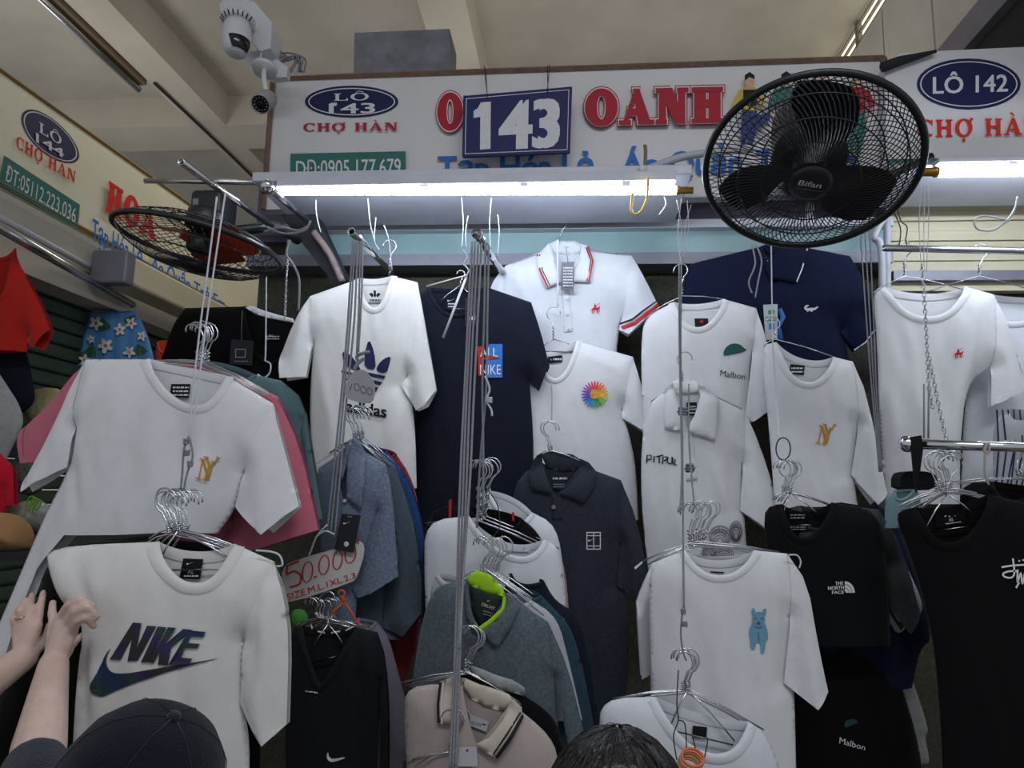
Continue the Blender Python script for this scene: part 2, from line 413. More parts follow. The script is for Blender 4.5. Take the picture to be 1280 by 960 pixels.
def bezneck(A, M, B, p=2.3, n=20):
    A = np.array(A); M = np.array(M); B = np.array(B); mid = (A+B)/2; out = []
    for k in range(n+1):
        u = k/n; w_ = 1-abs(2*u-1)**p; out.append(tuple(A*(1-u)+B*u+w_*(M-mid)))
    return out
HANGER_N = [0]
def shirt(name, label, cat, Y, m, neck, R, L, RS=None, LS=None, group=None, rib=None, ribw=0.018, vneck=False, collar=None,
          tagq=None, slope=0.0, prints=(), thick=0.035, fold=0.009, seed=None, creases=(), inner=None, fx=12, fz=2.2, hem=(), step=0.013):
    """neck = NL, ND (front low), NR, NU (back low); R and L = [shoulder, armpit, side..., hem] in photo pixels on the plane Y;
    RS, LS = (outer edge pts, inner edge pts, cuff mid pts)"""
    HANGER_N[0] += 1
    seed = HANGER_N[0] if seed is None else seed
    g = Garment(Y, slope, (neck[0][0]+neck[2][0])/2, thick, fold, seed, step, fx, fz, creases)
    X = lambda pts: [g.xz(p) for p in pts]
    NL, ND, NR, NU = X(neck); v_ = at(neck[1][0], neck[1][1], Y-thick*.75, slope, g.X0); ND = (v_.x, v_.z); v_ = at(neck[3][0], neck[3][1], Y+thick*.3, slope, g.X0); NU = (v_.x, v_.z); g.zt = max(NL[1], NR[1])
    R = X(R); L = X(L)
    root = thing(name, label, cat, (0, 0, 0), group)
    mi = inner or m
    p_ = 1.15 if vneck else 2.3
    fr = bezneck(NL, ND, NR, p_); bk = bezneck(NL, NU, NR, 2.2)
    def side(N, S, SL):
        SR = S[0]
        if SL is None:
            ch = chaikin([N]+S, 2); g.sil(ch); return resample(ch, .012), None
        o, i_, cm = X(SL[0]), X(SL[1]), X(SL[2] if len(SL) > 2 else [])
        top = chaikin([N, SR], 0); out = chaikin([SR]+o, 1); inn = chaikin(i_+[S[1]], 1); low = chaikin(S[1:], 2)
        g.sil(top); g.sil(out); g.sil(inn); g.sil(low)
        body = resample(top, .012)[:-1]+resample([SR, S[1]], .012)[:-1]+resample(low, .012)
        sl = resample(out, .012)[:-1]+resample([out[-1]]+cm+[inn[0]], .012)[:-1]+resample(inn, .012)[:-1]+resample([S[1], SR], .012)[:-1]
        def along(pl, d):
            for a, b in zip(pl, pl[1:]):
                L_ = math.hypot(b[0]-a[0], b[1]-a[1])
                if L_ >= d: return (a[0]+(b[0]-a[0])*d/L_, a[1]+(b[1]-a[1])*d/L_)
                d -= L_
            return pl[-1]
        hw = .020; po = along(out[::-1], hw); pi = along(inn, hw)
        v0 = ((po[0]-out[-1][0]+pi[0]-inn[0][0])/2, (po[1]-out[-1][1]+pi[1]-inn[0][1])/2)
        low_ = [out[-1]]+cm+[inn[0]]; up_ = [po]+[(c[0]+v0[0], c[1]+v0[1]) for c in cm]+[pi]
        return body, (sl, SR, S[1], resample(low_, .01)+resample(up_[::-1], .01))
    rb, rs = side(NR, R, RS); lb, ls = side(NL, L, LS)
    hemr = resample([rb[-1]]+X(hem)+[lb[-1]], .015)
    loopf = fr + rb[1:] + hemr[1:-1] + lb[::-1][:-1]
    loopb = bk + rb[1:] + hemr[1:-1] + lb[::-1][:-1]
    bm = bmesh.new(); g.panel(bm, loopf, g.front); g.panel(bm, loopb, g.back)
    bmesh.ops.remove_doubles(bm, verts=bm.verts[:], dist=2e-4)
    from_bm('body', bm, m, root)
    for sd in (rs, ls):
        if sd is None: continue
        sl, a, b, hp = sd
        lift = lambda P, a=a, b=b: .010*sstep(seg_dist(np.asarray(P), np.array([a]), np.array([b]))[:, 0]/.03)+.0012
        bm = bmesh.new(); g.panel(bm, sl, g.front, lift); g.panel(bm, sl, g.back, lambda P: -.5*lift(P))
        bmesh.ops.remove_doubles(bm, verts=bm.verts[:], dist=2e-4)
        so = from_bm('sleeve', bm, m, root)
        bm = bmesh.new()
        try: g.panel(bm, hp, lambda P: g.front(P)+lift(P)+.0022*np.minimum(1, 1), None)
        except Exception: pass
        from_bm('cuff_hem', bm, m, so)
    if collar is None and ribw > 0:
        bm = bmesh.new()
        def strip(curve, fn, offs, sign):
            cv = [Vector((p[0], p[1])) for p in curve]; rows = []
            for j, (o_, l_) in enumerate(offs):
                P = []
                for i, p in enumerate(cv):
                    d_ = cv[min(i+1, len(cv)-1)]-cv[max(i-1, 0)]; d_.normalize(); n_ = Vector((d_.y, -d_.x))*sign
                    P.append((p.x+n_.x*o_, p.y+n_.y*o_))
                rows.append([bm.verts.new(q) for q in g.pt(P, fn(P)+l_)])
            for a_, b_ in zip(rows, rows[1:]):
                for i in range(len(a_)-1): bm.faces.new((a_[i], a_[i+1], b_[i+1], b_[i]))
        w_ = ribw
        strip(fr, g.front, [(-.001, -.004), (-.001, .002), (w_*.3, .0042), (w_*.8, .0036), (w_, .0005)], 1)
        strip(bk, g.back, [(-.001, .003), (w_*.5, .004), (w_, .0022)], 1)
        from_bm('collar', bm, rib or m, root)
    if tagq:
        q, tm, lines = tagq
        print_mesh('neck_label', [pol([tuple(p) for p in q], tm)] + list(lines), g.place_back, root, .0055, .0006, step=.02)
    for pn, items in prints:
        print_mesh(pn, items, g.place, root, .003, step=.009)
    if collar: collar(g, root)
    g.root = root
    return g
def flap(g, root, name, poly, m, lift=.008, puff=.006, th=.0025, lay='front', items=()):
    """a cloth flap over a garment: its own outline, puffed and with thickness"""
    fn = g.front if lay == 'front' else g.back
    P = [(q.x, q.z) for q in g.on(poly, fn, lift)]; loop = resample(P+[P[0]], .01)[:-1]
    V, Fc = tri2d([loop], .010); A = np.array(loop); Bq = np.roll(A, -1, 0)
    def off(V): V = np.asarray(V); return fn(V)+lift+puff*(1-np.exp(-seg_dist(V, A, Bq).min(1)/.015))
    bm = bmesh.new(); t = off(V)
    f = [bm.verts.new(p) for p in g.pt(V, t)]; b = [bm.verts.new(p) for p in g.pt(V, t-th)]
    from collections import Counter
    ec = Counter()
    for q in Fc:
        bm.faces.new([f[i] for i in q]); bm.faces.new([b[i] for i in q[::-1]])
        for i in range(len(q)): ec[tuple(sorted((q[i], q[(i+1) % len(q)])))] += 1
    for (i, j), c in ec.items():
        if c == 1:
            try: bm.faces.new((f[i], f[j], b[j], b[i]))
            except ValueError: pass
    o = from_bm(name, bm, m, root)
    if items:
        def pl(V, l):
            return g.on(V, off, l)
        print_mesh('trim_stripe', items, pl, o, .0028, step=.01)
    return o
def hang_tag(g, root, quad, m, items=(), string=None, name='hang_tag', lift=.03, text_step=None):
    Yl = g.Y+g.sl*(g.xz(quad[0])[0]-g.X0)-g.T-lift
    o = slab_from_px(name, quad, Yl, .0012, m, root)
    if items: print_mesh('tag_print', items, plane_place(Yl), o, .0006, .0002)
    if string:
        bm = bmesh.new(); add_tube(bm, [at(p[0], p[1], Yl-.001) for p in string], .0011, 6); from_bm('tag_string', bm, M_['string_grey'], o)
    return o

# ------------------------------------------------------------------ hangers and ropes
def hanger(label, group, Y, apex, EL, ER, top, flip=1, slope=0.0, bar=True, r=.0019, m=None):
    """wire hanger: apex of the shoulder wires, both wire ends and the top of the hook, in photo pixels"""
    X0 = at(apex[0], apex[1], Y).x
    A = at(*apex, Y, slope, X0); l = at(*EL, Y, slope, X0); r_ = at(*ER, Y, slope, X0); t = at(*top, Y, slope, X0)
    root = thing('clothes_hanger', label, 'hanger', (0, 0, 0), group); m = m or M_['steel']
    h = (t-A).length; ux = (r_-l).normalized(); uz = (t-A).normalized(); R_ = min(.024, h*.27)
    bm = bmesh.new(); c = t-uz*R_
    pts = [A+uz*h*.05, A+uz*max(.01, h-3.1*R_)]
    for k in range(13):
        a = math.radians(-65+k*(250/12)); pts.append(c+ux*(R_*math.cos(a)*flip)+uz*(R_*math.sin(a)))
    add_tube(bm, pts, r, 7); from_bm('hook', bm, m, root)
    bm = bmesh.new(); hn = max(.015, h-3.0*R_)
    add_tube(bm, [A+uz*(hn*k/18)+ux*(.0042*math.cos(k*1.3))+Vector((0, .0042*math.sin(k*1.3), 0)) for k in range(19)], r*.9, 6)
    from_bm('twisted_neck', bm, m, root)
    bm = bmesh.new()
    dz = uz*-.012
    if bar: P = [A, A*.5+r_*.5+uz*.004, r_, r_+dz*.8-ux*.004, l+dz*.8+ux*.004, l, A*.5+l*.5+uz*.004, A]
    else: P = [l, A*.5+l*.5+uz*.004, A, A*.5+r_*.5+uz*.004, r_]
    add_tube(bm, P, r, 7); from_bm('shoulder_wire', bm, m, root)
    return root
def cluster(label, group, Y, apex, EL, ER, top, n, dY=.011, jx=5, flip=1, seed=1, bar=False, jz=4):
    rr = random.Random(seed)
    for i in range(n):
        a = (rr.random()-.5)*2*jx; b = (rr.random()-.5)*2*jz; c = (i-(n-1)/2)*jx*.9
        hanger(label, group, Y+i*dY, (apex[0]+c*.6, apex[1]+b), (EL[0]+c, EL[1]+b+i), (ER[0]+c, ER[1]+b+i), (top[0]+c+a*.5, top[1]+b*.6), flip, bar=bar)
def rope(label, pts, Y, r=.0022, m=None, group=None, Y2=None, knots=(), name='cord'):
    n = len(pts); Ys = [Y+((Y2 if Y2 is not None else Y)-Y)*i/(n-1) for i in range(n)]
    P = [at(p[0], p[1], y) for p, y in zip(pts, Ys)]
    bm = bmesh.new(); add_tube(bm, catmull(P, 5), r, 7)
    for k in knots:
        c = at(k[0], k[1], Y if Y2 is None else (Y+Y2)/2)
        for j in range(3):
            q = [c+Vector((r*2.0*math.cos(a*.7), r*1.6*math.sin(a*.7)-.001, (j-1)*r*1.7+r*.4*math.sin(a*1.4))) for a in range(10)]
            add_tube(bm, q, r*.95, 6)
    o = from_bm(name, bm, m or M_['cord_grey'], None); tag(o, label, 'cord', group); return o
def chain_rope(label, pts, Y, r=.0042, group=None):
    """a linked steel chain along the pixel path"""
    P = catmull([at(p[0], p[1], Y) for p in pts], 10)
    L = [0]
    for a, b in zip(P, P[1:]): L.append(L[-1]+(b-a).length)
    bm = bmesh.new(); n = max(4, int(L[-1]/(r*2.7)))
    for k in range(n):
        s = L[-1]*(k+.5)/n; i = max(j for j in range(len(L)) if L[j] <= s); i = min(i, len(P)-2)
        u = (s-L[i])/max(1e-6, L[i+1]-L[i]); c = P[i].lerp(P[i+1], u); d = (P[i+1]-P[i]).normalized()
        a = d.orthogonal().normalized(); b = d.cross(a)
        if k % 2: a, b = b, a
        ring = [c+d*(r*1.9*math.cos(t*math.pi/5))+a*(r*math.sin(t*math.pi/5)) for t in range(11)]
        add_tube(bm, ring, r*.33, 5)
    o = from_bm('chain', bm, M_['steel'], None); tag(o, label, 'chain', group); return o

M_ = dict(
    steel=mat('brushed_steel', (.62, .63, .66), .25, 1.0),
    chrome=mat('chrome', (.72, .73, .76), .12, 1.0),
    cord_grey=mat('braided_cord', rgb(150, 150, 160), .75, 0, .6, 500, .25, 300),
    string_grey=mat('thin_string', rgb(120, 120, 125), .9),
    white_string=mat('white_string', rgb(205, 208, 218), .8, 0, .3, 400),
    dark_string=mat('dark_string', rgb(52, 50, 52), .9),
    white_plastic=mat('white_plastic', rgb(205, 207, 212), .4, 0, 0, 60, .05),
    black_plastic=mat('black_plastic', rgb(30, 31, 36), .38, 0, .1, 200, .12),
    black=ink('black', 18, 18, 20), white=ink('white', 225, 226, 230), navy=ink('navy', 28, 32, 78),
    red=ink('red', 186, 34, 44), gold=ink('gold', 196, 142, 52), grey=ink('grey', 128, 130, 138),
)
# ------------------------------------------------------------------ the place itself
M_.update(
    concrete=mat('painted_concrete', rgb(196, 190, 178), .9, 0, .15, 25, .10, 3),
    beam=mat('painted_beam', rgb(208, 200, 186), .9, 0, .12, 25, .08, 3),
    floor=mat('tile_floor', rgb(120, 114, 108), .6, 0, .1, 30, .15, 4),
    panel=mat('wall_panel', rgb(200, 196, 188), .7, 0, .1, 12, .10, 4),
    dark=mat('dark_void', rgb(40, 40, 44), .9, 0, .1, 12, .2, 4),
    ledge=mat('white_painted_metal', rgb(190, 192, 204), .45, 0, .05, 20, .07, 9),
    greymetal=mat('grey_metal', rgb(128, 128, 140), .45, .3, .05, 30, .1, 9),
    purple=mat('recess_paint', rgb(96, 92, 118), .6, 0, .05, 30, .1, 9),
    teal=mat('pale_teal_board', rgb(142, 172, 176), .55, 0, .08, 14, .12, 5),
    mesh_wall=mat('dark_mesh_wall', rgb(74, 74, 62), .85, 0, .5, 160, .3, 90),
    cream=mat('cream_slat', rgb(214, 206, 178), .6, 0, .05, 20, .06, 6),
    shutter=mat('green_shutter', rgb(66, 82, 68), .55, .2, .1, 40, .2, 6),
    sign_white=mat('sign_face', rgb(212, 211, 214), .45, 0, .04, 30, .04, 4),
    sign_cream=mat('sign_face_cream', rgb(226, 222, 200), .45, 0, .04, 30, .05, 4),
    sign_edge=mat('sign_edge_brown', rgb(122, 96, 82), .7, 0, .2, 60, .2, 40),
    yellow_edge=mat('yellow_edge', rgb(150, 118, 66), .6),
    tube=mat('lit_tube', (.80, .89, 1.0), emit=TUBE_STRENGTH),
    brass=mat('brass_cap', rgb(176, 134, 52), .35, .7),
    pipe=mat('pale_pipe', rgb(176, 178, 186), .45, 0, .05, 20, .05),
)
def box_obj(name, lo, hi, m, parent=None, bev=0.0):
    bm = bmesh.new(); add_box(bm, lo, hi, None, bev); return from_bm(name, bm, m, parent, smooth=False)
struct(box_obj('floor', (-5, -3, -.08), (5, 9, 0), M_['floor']))
ZC = 4.45; ZB = 4.23
struct(box_obj('ceiling', (-6, .6, ZC), (5, 10, ZC+.15), M_['concrete']))
struct(box_obj('beam_left', (-2.66, .6, ZB), (-2.43, 10, ZC), M_['beam']))
struct(box_obj('beam_middle', (-.82, .6, ZB), (-.57, 10, ZC), M_['beam']))
struct(box_obj('beam_cross', (-2.43, 4.5, ZB), (-.82, 4.85, ZC), M_['beam']))
struct(box_obj('beam_cross', (-6, 4.5, ZB), (-2.66, 4.85, ZC), M_['beam']))
struct(box_obj('wall_far', (-6, 9.6, 0), (5, 9.8, ZC), M_['concrete']))
# right upper wall: panels with seams, a louvred strip of daylight, a steel beam over a dark opening
XW = 1.55
bm = bmesh.new(); ys = [2.3, 3.02, 3.5, 4.2, 4.82, 5.6, 6.5, 7.5, 9.6]
zlo, zs0, zs1 = CAMZ+1.22*XW, CAMZ+1.60*XW, CAMZ+1.75*XW
for a, b in zip(ys, ys[1:]):
    add_box(bm, (XW, a+.008, zlo), (XW+.06, b-.008, zs0)); add_box(bm, (XW, a+.008, zs1), (XW+.06, b-.008, ZC+.2))
add_box(bm, (XW+.02, 2.3, zlo), (XW+.05, 9.6, zs0)); add_box(bm, (XW+.02, 2.3, zs1), (XW+.05, 9.6, ZC+.2))
struct(from_bm('wall_right', bm, M_['panel'], smooth=False))
win = thing('window_1', 'bright louvred daylight strip high in the right wall', 'window'); win['kind'] = 'structure'
bm = bmesh.new()
for k in range(4):
    z = zs0+(zs1-zs0)*(k+.5)/4
    add_box(bm, (XW+.045, 2.3, z-.006), (XW+.062, 9.6, z+.004))
y = 2.4
while y < 9.5:
    add_box(bm, (XW+.04, y, zs0), (XW+.065, y+.04, zs1)); y += .5
from_bm('louver', bm, mat('louver_grey', rgb(120, 116, 104), .6), win, smooth=False)
box_obj('daylight_pane', (XW+.07, 2.3, zs0), (XW+.08, 9.6, zs1), mat('daylight', (1, .94, .76), emit=1.1), win)
struct(box_obj('beam_right', (XW-.02, 1.9, CAMZ+1.145*XW), (XW+.08, 9.6, CAMZ+1.225*XW), M_['greymetal']))
struct(box_obj('dark_opening_sheet', (XW+.02, 1.5, CAMZ+1.35), (XW+.06, 9.6, CAMZ+1.15*XW), M_['dark']))  # dark sheet standing in for the unlit void above the right stall
# stall back: mesh wall behind the shirts, teal fascia, recess, mid rail
def rowz(py, Y, px=600): return at(px, py, Y).z
XL, XR = at(342, 300, 2.85).x, at(1096, 300, 2.75).x
struct(box_obj('wall_back', (XL, 2.74, 0), (3.2, 2.82, rowz(300, 2.74)), M_['mesh_wall']))
struct(box_obj('trim_1', (XL, 2.62, rowz(331, 2.62)), (XR, 2.74, rowz(317, 2.62)), M_['greymetal']))
struct(box_obj('wall_fascia', (XL+.15, 2.64, rowz(324, 2.64)), (XR+.0, 2.70, rowz(291, 2.64)), M_['teal']))
struct(box_obj('wall_recess', (XL, 2.68, rowz(300, 2.68)), (XR, 2.72, rowz(226, 2.68)), M_['purple']))
struct(box_obj('trim_2', (XL, 2.60, rowz(287, 2.6)), (XR, 2.64, rowz(277, 2.6)), M_['ledge']))
bm = bmesh.new()
for px in (430, 733, 1010):
    p = at(px, 280, 2.64); add_box(bm, (p.x-.012, 2.605, rowz(278, 2.62)), (p.x+.012, 2.63, rowz(258, 2.62)))
struct(from_bm('trim_3', bm, M_['ledge'], smooth=False))
# right stall's cream slatted shutter, seen right of the pillar pipe
bm = bmesh.new(); x0 = at(1104, 300, 2.7).x
for k in range(9):
    za, zb = rowz(252+k*12.5, 2.66, 1190), rowz(263.5+k*12.5, 2.66, 1190)
    add_box(bm, (x0, 2.66-.006*(k % 2), zb), (3.2, 2.70, za))
struct(from_bm('wall_right_slats', bm, M_['cream'], smooth=False))
struct(box_obj('trim_4', (x0, 2.63, rowz(350, 2.63, 1190)), (3.2, 2.66, rowz(338, 2.63, 1190)), M_['greymetal']))

# canopy ledges that carry the tube lamps
def canopy(name, label, x0, x1, Yf, rows):
    t = thing(name, label, 'canopy')
    a, b = at(x0, 230, Yf).x, at(x1, 230, Yf).x
    px = (x0+x1)/2
    bm = bmesh.new(); add_box(bm, (a, Yf, rowz(rows[1], Yf, px)), (b, 2.52, rowz(rows[0], Yf, px)), None, .004); from_bm('ledge_lip', bm, M_['ledge'], t, False)
    bm = bmesh.new(); Ys = Yf+.33; add_box(bm, (a+.02, Ys, rowz(rows[3], Ys, px)), (b, Ys+.02, rowz(rows[2], Ys, px)), None, .006); from_bm('soffit_beam', bm, M_['ledge'], t, False)
    return t
canopy('canopy_ledge', 'long white metal ledge under the middle sign with tube lamp below it', 314, 866, 2.12, (210, 222, 226, 260))
canopy('canopy_ledge', 'white metal ledge under the right oval sign, behind the big fan', 1120, 1420, 2.2, (203, 207, 222, 250))
def tube_lamp(label, A, B, Y, rpx=5.5, off=(0, -9)):
    t = thing('tube_lamp', label, 'lamp'); a = at(*A, Y); b = at(*B, Y); d = (b-a).normalized(); r = rpx*Y/F
    bm = bmesh.new(); add_tube(bm, [a, b], r, 16); from_bm('light_tube', bm, M_['tube'], t)
    for p, s in ((a, -1), (b, 1)):
        bm = bmesh.new(); add_tube(bm, [p, p+d*s*.01, p+d*s*.012, p+d*s*.05], [r*1.06, r*1.06, r*.85, r*.8], 16); from_bm('end_cap', bm, M_['brass'], t)
    bm = bmesh.new(); q0 = a+Vector((0, .0, .033)); q1 = b+Vector((0, .0, .033))
    add_box(bm, (q0.x, q0.y-.012, min(q0.z, q1.z)-.006), (q1.x, q0.y+.028, max(q0.z, q1.z)+.008), None, .003); from_bm('batten', bm, M_['ledge'], t, False)
    for u in (.12, .38, .63, .88):
        bm = bmesh.new(); p = a.lerp(b, u); add_box(bm, (p.x-.012, p.y-.010, p.z+r*.6), (p.x+.012, p.y+.010, p.z+.034)); from_bm('clip', bm, M_['white_plastic'], t, False)
    return t
tube_lamp('long lit fluorescent tube under the middle ledge', (347, 238.5), (845, 238), 2.07)
tube_lamp('lit fluorescent tube at the right, below the oval 142 sign', (1172, 215), (1420, 212), 2.14, 6.5)

# ------------------------------------------------------------------ signs
M_.update(green=ink('sign_green', 52, 112, 106), blue=ink('sign_blue', 52, 110, 190), maroon=ink('sign_red', 170, 34, 52), bright_red=ink('bright_red', 206, 44, 36),
          white2=ink('sign_lettering', 214, 214, 220), skin_print=ink('printed_skin', 206, 164, 140), yellow=ink('printed_yellow', 196, 170, 70), jeans=ink('printed_denim', 44, 66, 128))
def cooper(s, q):
    g = serif_text
    kw = dict(t=.34, th=.16)
    return g(s, q, M_['maroon'], grow=.085, **kw)+g(s, q, M_['white2'], grow=.055, **kw)+g(s, q, M_['maroon'], grow=.02, **kw)
sgn = thing('shop_sign', 'long white shop sign reading OANH in red behind the number plate', 'sign')
YS = 2.5
slab_from_px('board', [(342, 100), (1104, 74), (1104, 240), (330, 262)], YS, .05, M_['sign_white'], sgn)
bm = bmesh.new()
for A, B in (((340, 98), (1104, 72)), ((341, 99), (329, 262)), ((1105, 72), (1105, 240))):
    add_tube(bm, [at(*A, YS-.005), at(*B, YS-.005)], .011, 4)
from_bm('edge_strip', bm, M_['sign_edge'], sgn, False)
it = [pol(ell(439.5, 127, 58.5, 20), M_['navy']), pol([ell(439.5, 127, 54.5, 17.2), ell(439.5, 127, 53, 16)], M_['white2'])]
it += serif_text('LÔ', [(417, 117), (461, 116), (461, 125), (417, 126)], M_['white2'], t=.2, th=.1)
it += [txt('143', [(411, 129), (469, 128), (469, 141), (411, 142)], M_['white2'], .03)]
it += [pol([(414, 128.5), (421, 128.3), (421, 132), (411, 134), (411, 131)], M_['white2'])]
it += serif_text('CHỢ HÀN', [(379, 154), (497, 153), (497, 163), (379, 164)], M_['maroon'], t=.24, th=.1)
it += [pol([(363, 192), (507, 189), (507, 224), (363, 227)], M_['green']), txt('DĐ:0905.177.679', [(370, 200), (501, 197), (501, 218), (370, 221)], M_['white2'], .01)]
it += [txt('Tạp Hóa Lẻ - Áo Quần', [(547, 194), (928, 186), (928, 216), (547, 224)], M_['blue'], .035)]
it += [txt('Trẻ Em', [(945, 186), (1070, 183), (1070, 213), (945, 216)], M_['blue'], .035)]
it += cooper('O', [(547, 118), (578, 117), (578, 161), (547, 162)]) + cooper('OANH', [(732, 113), (904, 109), (904, 152), (732, 156)])
# fashion figures printed at the right end of the sign
def figure(cx, y0, h, top, legs, hair):
    s = h/90
    P = lambda pts: [(cx+x*s, y0+y*s) for x, y in pts]
    return [pol(ell(cx, y0+8*s, 6*s, 8*s), M_['skin_print']), pol(P([(-6, 8), (-6, 1), (0, -3), (6, 1), (6, 6), (0, 3)]), hair),
            pol(P([(-14, 20), (-5, 15), (5, 15), (14, 20), (20, 36), (15, 40), (9, 30), (9, 44), (-9, 44), (-9, 30), (-17, 42), (-22, 38)]), top),
            pol(P([(-9, 44), (9, 44), (10, 62), (3, 90), (-3, 90), (-1, 62), (-6, 90), (-11, 90), (-10, 60)]), legs)]
it += figure(937, 93, 92, M_['yellow'], M_['jeans'], M_['black']) + [pol([(929, 112), (945, 112), (946, 132), (929, 132)], M_['black']), pol([(940, 146), (962, 140), (963, 149), (942, 165)], M_['jeans'])]
it += figure(983, 92, 96, M_['green'], M_['grey'], M_['black']) + figure(1024, 90, 98, M_['grey'], M_['jeans'], M_['black']) + figure(1072, 92, 100, M_['maroon'], M_['green'], M_['black'])
print_mesh('sign_print', it, plane_place(YS), sgn, .002, .00025)

pl = thing('number_plate', 'blue enamel plate with white 143 hung by wire on the sign', 'plate')
slab_from_px('plate', chaikin([(579, 119), (584, 119.6), (710, 108.6), (715.5, 108), (715, 113), (712.6, 186), (712.5, 190.5), (708, 190.8), (583, 195.8), (577.5, 196), (577.7, 191), (578.9, 125)], 1, True), 2.41, .012, mat('enamel_blue', rgb(34, 36, 92), .5, 0, .03, 30, .08, 12, spec=.25), pl)
it = [pol([[(582.5, 123), (711.5, 111.8), (709.3, 187.3), (581, 192.6)], [(583.3, 123.8), (710.7, 112.6), (708.6, 186.5), (581.8, 191.8)]], M_['white2']),
      txt('43', [(624, 126), (701, 121), (699.5, 181.5), (623, 185.5)], M_['white2'], .07), pol([(601, 128), (613.5, 127), (613, 186), (600, 187), (600.4, 146), (592, 147.5), (592, 138.5), (597, 135.5)], M_['white2'])]
print_mesh('plate_number', it, plane_place(2.41), pl, .001, .0003)
bm = bmesh.new()
for a, b in (((607, 85), (609, 122)), ((684, 82), (685, 114)), ((687, 81), (684, 116)), ((605, 82), (609, 119))):
    add_tube(bm, [at(*a, 2.47), at(*b, 2.405)], .0015, 5)
from_bm('hanging_wire', bm, M_['dark_string'], pl)

rs = thing('shop_sign', 'white shop sign at far right with oval reading LÔ 142', 'sign')
slab_from_px('board', [(1106, 80), (1125, 66), (1420, 52), (1420, 199), (1108, 206)], 2.44, .04, M_['sign_white'], rs)
it = [pol(ell(1211, 105, 65, 32), M_['navy']), pol([ell(1211, 105, 61, 28.5), ell(1211, 105, 59.5, 27.3)], M_['white2']),
      txt('LÔ 142', [(1166, 95), (1260, 92), (1260, 114), (1166, 117)], M_['white2'], .025)]
it += serif_text('CHỢ HÀN', [(1147, 150), (1302, 147), (1302, 168), (1147, 172)], M_['bright_red'], t=.24, th=.12)
it += [pol([(1108, 199), (1420, 192), (1420, 196), (1108, 203)], M_['green'])]
print_mesh('sign_print', it, plane_place(2.44), rs, .002, .0003)
bm = bmesh.new(); add_tube(bm, [at(1103, 84, 2.42), at(1125, 76, 2.42), at(1170, 64, 2.42)], [.02, .018, .006], 6); from_bm('folded_edge', bm, M_['dark'], rs)

XS = -2.0
ls = thing('shop_sign', 'cream shop sign with oval LÔ 144 receding along the left aisle', 'sign')
def sidequad(name, poly, X, th, m, parent):
    bm = bmesh.new(); fr = [atX(p[0], p[1], X) for p in poly]
    a = [bm.verts.new(p) for p in fr]; b = [bm.verts.new(p-Vector((th, 0, 0))) for p in fr]
    bm.faces.new(a); bm.faces.new(b[::-1])
    for i in range(len(a)): bm.faces.new((a[i], b[i], b[(i+1) % len(a)], a[(i+1) % len(a)]))
    return from_bm(name, bm, m, parent, smooth=False)
sidequad('board', [(-60, 47), (372, 352), (372, 432), (-60, 195)], XS, .05, M_['sign_cream'], ls)
bm = bmesh.new(); add_tube(bm, [atX(-60, 45, XS+.0), atX(372, 351, XS+.0)], .009, 4); add_tube(bm, [atX(-60, 196, XS+.005), atX(372, 433, XS+.005)], .012, 4)
from_bm('edge_strip', bm, M_['yellow_edge'], ls, False)
def qe(q, r=1.0, n=36): return [tuple(p) for p in quadmap(np.array(ell(.5, .5, .5*r, .5*r, n)), q)]
q = [(27, 122), (99, 171), (99, 217), (27, 175)]
it = [pol(qe(q), M_['navy']), pol([qe(q, .93), qe(q, .89)], M_['white2'])]
it += serif_text('LÔ', [(49, 152), (77, 170), (77, 182), (49, 165)], M_['white2'], t=.2, th=.1) + [txt('144', [(45, 165), (80, 187), (80, 198), (45, 177)], M_['white2'], .03)]
it += serif_text('CHỢ HÀN', [(21, 169), (95, 215), (94, 229), (20, 184)], M_['bright_red'], t=.24, th=.1)
it += [pol([(5, 194), (100, 256), (97, 286), (-2, 230)], M_['green']), txt('ĐT:05112.223.036', [(9, 205), (96, 260), (94, 279), (6, 225)], M_['white2'], .0)]
it += serif_text('HOA', [(136, 226), (196, 267), (195, 301), (132, 263)], M_['bright_red'], t=.32, th=.14, grow=.02)
it += [txt('Tạp Hóa Lẻ - Áo Quần Trẻ Em', [(116, 271), (282, 374), (281, 388), (114, 300)], M_['blue'], .03)]
print_mesh('sign_print', it, sideplane_place(XS), ls, .002, .0003)

# left stall: beam under the sign, green roller shutter, lamp housing, rail
struct(box_obj('beam_stall', (-2.3, 2.0, atX(0, 232, XS).z-.26), (-2.02, 6.2, atX(0, 232, XS).z-.03), M_['concrete']))
bm = bmesh.new(); z = 0.1
zt = atX(60, 330, -2.12).z
while z < zt:
    add_box(bm, (-2.22, 1.6, z), (-2.14, 6.2, z+.055), None, .012); z += .06
struct(from_bm('wall_shutter', bm, M_['shutter'], smooth=False))
lamp = thing('lamp_housing', 'cream strip lamp housing under the left sign, along the aisle', 'lamp')
a = atX(150, 335, -1.9); b = atX(255, 400, -1.9)
bm = bmesh.new(); add_box(bm, (-1.98, a.y, min(a.z, b.z)-.02), (-1.84, b.y+1.2, a.z+.05), None, .012); from_bm('housing', bm, M_['cream'], lamp, False)
bm = bmesh.new(); add_box(bm, (-1.99, a.y-.06, min(a.z, b.z)-.03), (-1.83, a.y, a.z+.06), None, .01); from_bm('end_cap', bm, M_['greymetal'], lamp, False)
